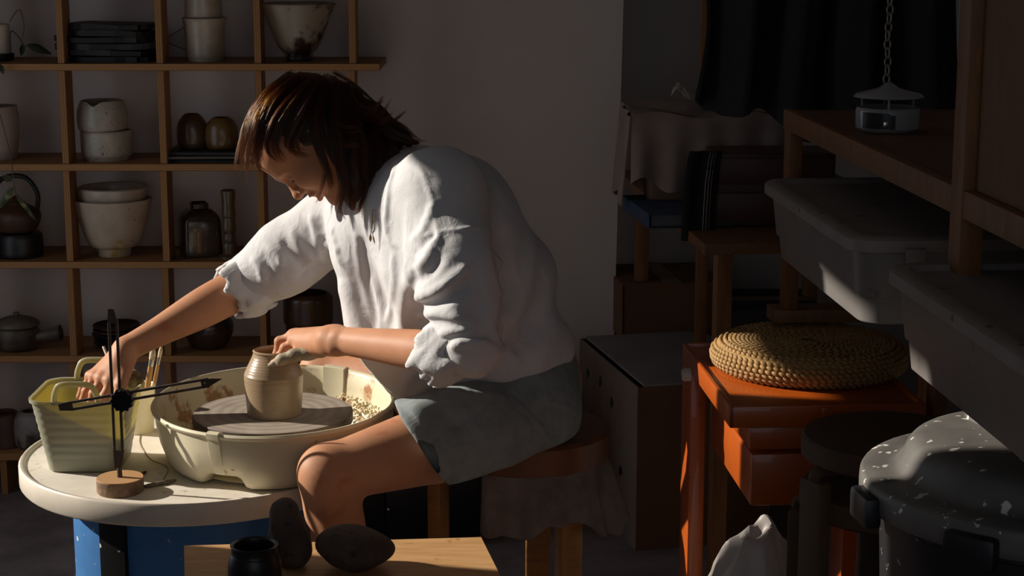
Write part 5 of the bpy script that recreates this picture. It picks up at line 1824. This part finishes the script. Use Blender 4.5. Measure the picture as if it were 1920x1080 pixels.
# far sleeve
FF([(546, 432), (562, 462), (590, 490)], 0.008, 0.006)
FF([(530, 448), (548, 478), (572, 500)], 0.008, -0.007)
FF([(500, 462), (522, 480), (528, 500)], 0.008, 0.006)
FF([(488, 476), (502, 496), (508, 520)], 0.007, -0.006)
FF([(470, 482), (484, 500), (494, 530)], 0.008, 0.005)
FF([(575, 420), (590, 455), (606, 490)], 0.009, -0.005)
FF([(560, 520), (580, 505), (606, 495)], 0.008, -0.005)
# side and back, fine
FF([(960, 480), (970, 540), (955, 600)], 0.010, 0.006)
FF([(975, 620), (950, 650), (925, 665)], 0.010, 0.008)
FF([(880, 690), (940, 712), (1010, 712)], 0.012, 0.006)
FF([(955, 640), (965, 680), (970, 710)], 0.005, 0.003)
# collar
FF([(748, 288), (732, 340), (724, 400), (728, 448), (744, 462)], 0.006, 0.006)
fs_.waves(lambda x, y, z: 0.0012 * np.sin(38 * x + 21 * z + 6 * np.sin(9 * y)) * np.sin(24 * z - 17 * y) + 0.0006 * np.sin(95 * x + 60 * z) * np.sin(70 * y + 50 * z))
sme = np_mesh('shirt', [fs_.mesh()], m_shirt, borg, 2)
shirt = link('shirt', sme, person)
shirt['label'] = 'loose white cotton shirt with rolled sleeves'

def cuff(center, axis, r, tube_r, seed, name='rolled_cuff', sx=1.0, amp=0.25):
    """soft rolled ring of cloth around an arm"""
    ax_ = axis.normalized()
    a = ax_.cross(Vector((0, 0, 1))).normalized()
    b = ax_.cross(a)
    nu, nv = 72, 22
    rnd = random.Random(seed)
    ph = [rnd.uniform(0, 6.28) for _ in range(8)]
    vs_, fs = [], []
    for i in range(nu):
        u = 2 * math.pi * i / nu
        rr = r * (1 + 0.07 * math.sin(2 * u + ph[0]) + 0.035 * math.sin(5 * u + ph[1]) + 0.02 * math.sin(9 * u + ph[5]))
        sh = 0.010 * math.sin(2 * u + ph[2]) + 0.006 * math.sin(4 * u + ph[3])
        for j in range(nv):
            v = 2 * math.pi * j / nv
            tr_ = tube_r * (1 + amp * math.sin(3 * u + 2 * v + ph[4]) + amp * 0.8 * math.sin(7 * u - v * 2 + ph[6]) + amp * 0.4 * math.sin(13 * u + 3 * v + ph[7]))
            p = (a * math.cos(u) + b * math.sin(u)) * (rr + tr_ * 0.62 * math.cos(v)) + ax_ * (sh + tr_ * 1.7 * sx * math.sin(v))
            vs_.append(center + p - borg)
    for i in range(nu):
        for j in range(nv):
            i2, j2 = (i + 1) % nu, (j + 1) % nv
            fs.append((i * nv + j, i2 * nv + j, i2 * nv + j2, i * nv + j2))
    o = MB().add(vs_, fs).build(name, m_shirt, shirt, 180)
    return o
cuff(P(836, 660, 3.230), Vector((-0.76, 0.30, -0.45)), 0.051, 0.018, 4, sx=1.2)
cuff(REL + dR * 0.0 + Vector((0.004, 0, 0.0)), dR * 0.8 + Vector((-0.25, 0, 0.05)), 0.059, 0.017, 8, sx=1.15)

# ------------------------------------------------------------------ shorts
m_den = M('pale_denim', '#8c9392', 0.9, col2='#7d8585', scale=30, bump=0.35, bscale=900, spec=0.2, speck=[('#98a4a6', 8, 0.55, 0.2)])
m_sti = M('denim_seam', '#5d686c', 0.9)
add_wrinkles(m_den, 30, 0.4, 0.006)
fo = Field(Vector((-0.26, 3.28, SZ - 0.02)), Vector((0.26, 3.98, SZ + 0.26)), 0.0034)
fo.ell(PEL + Vector((-0.010, 0, 0.02)), np.eye(3), (0.125, 0.185, 0.110), 0.03)
fo.ell(PEL + Vector((0.020, 0, -0.010)), np.eye(3), (0.095, 0.180, 0.095), 0.03)
HL, HR = LHIP.lerp(LKNEE, 0.60), RHIP.lerp(RKNEE, 0.5)
fo.cone(LHIP + Vector((-0.01, 0.02, 0.0)), LHIP.lerp(LKNEE, 0.3), 0.105, 0.104, 0.04)
fo.cone(LHIP.lerp(LKNEE, 0.3), HL, 0.104, 0.105, 0.03)
fo.cone(RHIP + Vector((-0.01, -0.02, 0)), HR, 0.105, 0.104, 0.04)
tL = (LKNEE - LHIP).normalized()
fo.plane(P(788, 845, 3.26), tuple(nrm((-0.79, -0.10, -0.52))), 0.004, lo=(-0.5, 3.0, 0.3), hi=(0.3, 3.62, 1.0))
fo.plane(RHIP.lerp(RKNEE, 0.42), tuple((RKNEE - RHIP).normalized()), 0.004, lo=(-0.5, 3.62, 0.3), hi=(0.3, 4.2, 1.0))
fo.plane(*SEATP, 0.010)
fo.cone(LHIP.lerp(LKNEE, 0.5), LKNEE, 0.082, 0.096, 0.006, cut=True)
FO = fo.fold
FO([(792, 848), (830, 822), (880, 790), (945, 748)], 0.0040, 0.0036)        # side seam
FO([(742, 790), (762, 806), (786, 838)], 0.0035, -0.0016)
FO([(815, 860), (832, 880), (852, 896)], 0.0035, -0.0016)
FO([(850, 800), (880, 785), (910, 765)], 0.012, -0.006)
FO([(770, 780), (820, 755), (890, 740)], 0.026, 0.012)
FO([(860, 735), (920, 740), (950, 748)], 0.008, 0.006)
FO([(850, 840), (930, 806), (1000, 792)], 0.018, 0.005)
FO([(960, 745), (1005, 790), (1035, 830)], 0.0045, 0.003)
FO([(1018, 712), (1030, 760), (1036, 820)], 0.0035, 0.0026)
FO([(1020, 755), (1050, 758), (1078, 770)], 0.0035, 0.0024)
fo.waves(lambda x, y, z: 0.0010 * np.sin(60 * x + 30 * z) * np.sin(50 * z - 30 * y))
ome = np_mesh('shorts', [fo.mesh()], m_den, borg, 1)
shorts = link('shorts', ome, person)
shorts['label'] = 'pale washed denim shorts'

# ------------------------------------------------------------------ wet clay over the near hand
m_slip = M('wet_clay_slip', '#a3957c', 0.6, col2='#8a7c66', scale=30, bump=0.5, bscale=120)
fc = Field(Vector((P(498, 690, 3.47).x, 3.40, 0.60)), Vector((P(640, 650, 3.47).x, 3.56, 0.78)), 0.0026)
cp = [P(506, 685, 3.470), P(528, 674, 3.463), P(552, 666, 3.462), P(580, 662, 3.462), P(604, 658, 3.462), P(620, 653, 3.462)]
fc.chain(cp, [0.005, 0.0105, 0.0125, 0.0135, 0.012, 0.005], 0.008, n=(0, 1, 0), s=1.1)
for i in range(9):
    t_ = i / 8
    q0 = cp[0].lerp(cp[-1], 0.08 + 0.86 * t_) + Vector((0, -0.008, 0.012))
    fc.ridge([q0, q0 + Vector((0.006 - 0.012 * (i % 2), -0.004, -0.026))], 0.0035, 0.0022 * (1 if i % 2 else -1))
o = link('clay_slip', np_mesh('clay_slip', [fc.mesh()], m_slip, borg, 1), person)
o['label'] = 'wet grey clay coating the little finger side of the hand'
# ------------------------------------------------------------------ hair
m_hair = M('dark_brown_hair', '#241811', 0.55, col2='#33231a', scale=60, spec=0.4, stretch=(1, 1, 1))
fh = Field(HEADC - Vector((0.20, 0.14, 0.18)), HEADC + Vector((0.24, 0.14, 0.17)), 0.0032)
fh.ell(hd(-0.014, 0.034, 0), hA, (0.101, 0.087, 0.079), 0.01)
fh.plane(hd(0.066, 0.070, 0), tuple(hF * 0.72 - hU * 0.62), 0.012)             # hairline
fh.ell(hd(-0.050, -0.010, 0), hA, (0.068, 0.070, 0.078), 0.03)
fh.chain([P(640, 235, 3.470), P(668, 300, 3.462), P(672, 350, 3.455), P(664, 385, 3.45)], [0.034, 0.036, 0.026, 0.010], 0.03, n=(0, 1, 0), s=1.3)
fh.chain([P(690, 240, 3.50), P(712, 290, 3.475), P(706, 345, 3.46), P(692, 385, 3.455)], [0.036, 0.030, 0.022, 0.008], 0.03, n=(0, 1, 0), s=1.2)
fh.chain([P(650, 250, 3.59), P(665, 320, 3.60), P(662, 380, 3.59)], [0.036, 0.032, 0.012], 0.03, n=(0, 1, 0), s=1.3)
fh.chain([P(690, 225, 3.52), P(745, 258, 3.50), P(785, 268, 3.49)], [0.030, 0.016, 0.004], 0.02)
fh.waves(lambda x, y, z: 0.0022 * np.sin(190 * x + 60 * z + 30 * y) + 0.0015 * np.sin(310 * x - 120 * y + 40 * z))
hair = link('hair', np_mesh('hair', [fh.mesh()], m_hair, borg, 1), person)
hair['label'] = 'dark brown wavy chin-length hair falling over the face'

rnd = random.Random(11)
GUIDES = [  # points (px, py, depth); root/mid/tip spread in metres; locks
    ([(565, 152, 3.50), (505, 180, 3.465), (472, 235, 3.455), (458, 295, 3.46), (462, 335, 3.475)], (0.016, 0.018, 0.012), 15),
    ([(575, 150, 3.49), (520, 185, 3.445), (490, 245, 3.435), (484, 300, 3.44), (494, 332, 3.45)], (0.016, 0.018, 0.012), 15),
    ([(590, 150, 3.47), (545, 190, 3.435), (512, 245, 3.425), (512, 282, 3.425), (535, 303, 3.435)], (0.016, 0.018, 0.010), 14),
    ([(600, 156, 3.46), (568, 205, 3.430), (542, 252, 3.42), (552, 280, 3.425), (588, 290, 3.43)], (0.016, 0.016, 0.010), 13),
    ([(545, 150, 3.53), (495, 190, 3.52), (463, 245, 3.51), (452, 300, 3.50), (456, 325, 3.50)], (0.018, 0.020, 0.012), 12),
    ([(575, 150, 3.56), (515, 190, 3.58), (480, 250, 3.585), (470, 305, 3.57), (480, 335, 3.56)], (0.018, 0.018, 0.012), 8),
    ([(612, 155, 3.465), (600, 205, 3.430), (590, 250, 3.42), (606, 296, 3.415), (626, 340, 3.42), (622, 375, 3.43)], (0.015, 0.013, 0.007), 9),
    ([(625, 152, 3.48), (630, 205, 3.435), (638, 265, 3.42), (652, 335, 3.41), (646, 400, 3.425)], (0.016, 0.016, 0.010), 14),
    ([(640, 160, 3.49), (660, 215, 3.445), (672, 280, 3.425), (676, 345, 3.415), (658, 412, 3.425)], (0.016, 0.017, 0.010), 15),
    ([(655, 172, 3.50), (688, 228, 3.46), (706, 288, 3.435), (708, 350, 3.425), (684, 405, 3.43)], (0.016, 0.017, 0.010), 15),
    ([(668, 185, 3.52), (708, 232, 3.48), (730, 275, 3.46), (730, 325, 3.45), (706, 385, 3.44)], (0.016, 0.015, 0.010), 13),
    ([(655, 178, 3.54), (700, 218, 3.52), (745, 245, 3.50), (792, 264, 3.49)], (0.014, 0.012, 0.006), 9),
    ([(620, 150, 3.52), (660, 170, 3.52), (695, 205, 3.52), (725, 245, 3.50), (765, 262, 3.49)], (0.016, 0.012, 0.008), 10),
    ([(640, 175, 3.46), (680, 215, 3.44), (702, 208, 3.43), (715, 188, 3.43), (728, 168, 3.43)], (0.010, 0.006, 0.004), 2),
    ([(650, 185, 3.46), (690, 222, 3.44), (715, 208, 3.43), (742, 174, 3.43)], (0.010, 0.006, 0.004), 2),
    ([(640, 190, 3.44), (632, 225, 3.420), (650, 243, 3.412), (672, 240, 3.41), (682, 250, 3.412)], (0.008, 0.007, 0.005), 5),
    ([(650, 215, 3.43), (640, 250, 3.412), (652, 272, 3.405), (672, 272, 3.405), (678, 284, 3.41)], (0.008, 0.007, 0.005), 5),
    ([(640, 160, 3.57), (640, 230, 3.61), (655, 300, 3.625), (660, 370, 3.61)], (0.02, 0.02, 0.014), 8),
    ([(600, 265, 3.42), (612, 310, 3.415), (606, 350, 3.425), (588, 385, 3.44)], (0.004, 0.003, 0.002), 2),
    ([(660, 300, 3.41), (670, 345, 3.405), (662, 385, 3.41), (668, 402, 3.415)], (0.005, 0.005, 0.003), 3),
    ([(600, 148, 3.52), (560, 146, 3.51), (520, 160, 3.50), (490, 195, 3.49), (468, 245, 3.48)], (0.014, 0.014, 0.012), 10),
    ([(690, 225, 3.49), (730, 232, 3.48), (752, 218, 3.47), (764, 208, 3.47)], (0.012, 0.010, 0.012), 1),
    ([(640, 178, 3.47), (685, 212, 3.44), (706, 200, 3.43), (722, 172, 3.43)], (0.014, 0.010, 0.012), 2),
    ([(660, 195, 3.46), (700, 226, 3.44), (728, 222, 3.43), (750, 190, 3.43)], (0.014, 0.010, 0.014), 2),
    ([(670, 205, 3.47), (715, 240, 3.45), (760, 262, 3.45), (800, 268, 3.46)], (0.014, 0.012, 0.012), 6),
    ([(560, 150, 3.48), (500, 195, 3.44), (478, 260, 3.43), (470, 320, 3.44), (484, 345, 3.45)], (0.02, 0.022, 0.02), 6),
    ([(630, 300, 3.42), (640, 350, 3.41), (632, 395, 3.42), (640, 422, 3.43)], (0.008, 0.010, 0.010), 4),
    ([(690, 300, 3.43), (690, 350, 3.415), (676, 395, 3.42), (690, 416, 3.43)], (0.010, 0.012, 0.012), 5),
]
NS, SEG = 30, 16
lines, rads = [], []
for pts, spr, nl in GUIDES:
    g = [P(*p) for p in pts]
    k = len(g) - 1
    cur = []
    for i in range(41):
        q = k * i / 40
        a = min(int(q), k - 1)
        f = q - a
        p0, p1, p2, p3 = g[max(a - 1, 0)], g[a], g[a + 1], g[min(a + 2, k)]
        cur.append(0.5 * (2 * p1 + (p2 - p0) * f + (2 * p0 - 5 * p1 + 4 * p2 - p3) * f * f + (3 * p1 - p0 - 3 * p2 + p3) * f ** 3))
    cur = np.array(cur)
    for l in range(nl):
        def rv():
            while True:
                v = np.array((rnd.uniform(-1, 1), rnd.uniform(-1, 1), rnd.uniform(-1, 1)))
                if v.dot(v) < 1:
                    return v
        lo_, ph, wv = rv(), rnd.uniform(0, 6.28), rnd.uniform(0.0015, 0.006)
        lo_[1] *= 0.55
        lend = rnd.uniform(0.66, 1.0)
        for s_ in range(NS):
            so = rv() * 0.0052
            le = lend * rnd.uniform(0.8, 1.0)
            t = le * np.linspace(0, 1, SEG + 1)
            x = t * 40
            a = np.minimum(x.astype(int), 39)
            c = cur[a] + (cur[a + 1] - cur[a]) * (x - a)[:, None]
            sp_ = np.interp(t, (0, 0.5, 1), spr)[:, None]
            wav = np.stack([np.sin(9 * t + ph), 0.6 * np.sin(7 * t + 2 * ph), np.cos(8 * t + ph)], 1)
            lines.append(c + lo_ * sp_ + so * (1.2 - 0.7 * t)[:, None] + wav * (wv * t)[:, None])
            rads.append(rnd.uniform(0.0002, 0.0004))
LN = np.array(lines)                                  # strands x points x 3
n_s = len(LN)
lift = np.random.RandomState(2).uniform(0.0005, 0.006, (n_s, 1))
gx, gy, gz_ = np.gradient(fh.v, fh.h)
for it in range(6):                                   # keep the strands outside the hair mass
    ii = np.round((LN - fh.lo) / fh.h).astype(int)
    ok = np.all((ii >= 1) & (ii < np.array(fh.v.shape) - 1), axis=2)
    ic = np.clip(ii, 0, np.array(fh.v.shape) - 1)
    val = np.where(ok, fh.v[ic[..., 0], ic[..., 1], ic[..., 2]], 1.0)
    gr = np.stack([g_[ic[..., 0], ic[..., 1], ic[..., 2]] for g_ in (gx, gy, gz_)], -1)
    gr /= np.linalg.norm(gr, axis=-1, keepdims=True) + 1e-6
    push = np.where(ok, np.maximum(lift - val, 0), 0)
    push = np.minimum(push, 0.02)
    LN = LN + gr * push[..., None] * 0.8
    LN[:, 1:-1] = 0.5 * LN[:, 1:-1] + 0.25 * (LN[:, :-2] + LN[:, 2:])
LN = LN - np.array(borg)
hc_ = bpy.data.hair_curves.new('hair_strands')
hc_.add_curves([SEG + 1] * n_s)
hc_.attributes['position'].data.foreach_set('vector', LN.astype(np.float32).ravel())
ra_ = hc_.attributes.get('radius') or hc_.attributes.new('radius', 'FLOAT', 'POINT')
ra_.data.foreach_set('value', (np.array(rads)[:, None] * (1 - 0.75 * np.linspace(0, 1, SEG + 1) ** 2)[None, :]).astype(np.float32).ravel())
m_str = bpy.data.materials.new('hair_strand')
m_str.use_nodes = True
nt = m_str.node_tree
nt.nodes.remove(nt.nodes['Principled BSDF'])
hb = nt.nodes.new('ShaderNodeBsdfHairPrincipled')
hb.parametrization = 'MELANIN'
hb.inputs['Melanin'].default_value = 0.80
hb.inputs['Melanin Redness'].default_value = 0.0
hb.inputs['Roughness'].default_value = 0.34
hb.inputs['Radial Roughness'].default_value = 0.5
hb.inputs['Coat'].default_value = 0.6
hb.inputs['Random Color'].default_value = 0.3
hb.inputs['Random Roughness'].default_value = 0.3
nt.links.new(hb.outputs[0], nt.nodes['Material Output'].inputs['Surface'])
hc_.materials.append(m_str)
link('hair_strands', hc_, hair)
# eyebrow and lashes of the near eye
m_brow = M('brow_hair', '#2a1a12', 0.6)
for s_ in (-1, 1):
    MB().tube([hd(0.080, 0.017, 0.016 * s_) - borg, hd(0.082, 0.021, 0.028 * s_) - borg, hd(0.074, 0.020, 0.043 * s_) - borg, hd(0.066, 0.015, 0.050 * s_) - borg], [0.0022, 0.0032, 0.0026, 0.001], 8, flat=0.8).build('eyebrow', m_brow, person, 60)
    MB().tube([hd(0.0815, -0.004, 0.022 * s_) - borg, hd(0.0850, -0.006, 0.031 * s_) - borg, hd(0.0795, -0.007, 0.042 * s_) - borg], [0.0008, 0.0015, 0.0008], 6).build('eyelash', m_brow, person, 60)
m_lip = M('lip_skin', '#9a5644', 0.4)
# necklace
m_gold = M('thin_gold', '#8a6a3c', 0.3, 1.0)
def on_shirt(px, py, lift=0.0025):
    q = fs_.hit(px, py)
    return (q if q is not None else P(px, py, 3.40)) + Vector((-0.001, -lift, 0))
MB().tube([on_shirt(701 - 4 * t_, 392 + 46 * t_) - borg for t_ in [i / 10 for i in range(11)]], 0.0009, 6).build('necklace', m_gold, person, 60)
MB().lathe([(0.0006, -0.008), (0.0028, -0.003), (0.0022, 0.003), (0.0006, 0.007)], 8, c=tuple(on_shirt(696, 445, 0.003) - borg)).build('pendant', m_gold, person, 30)
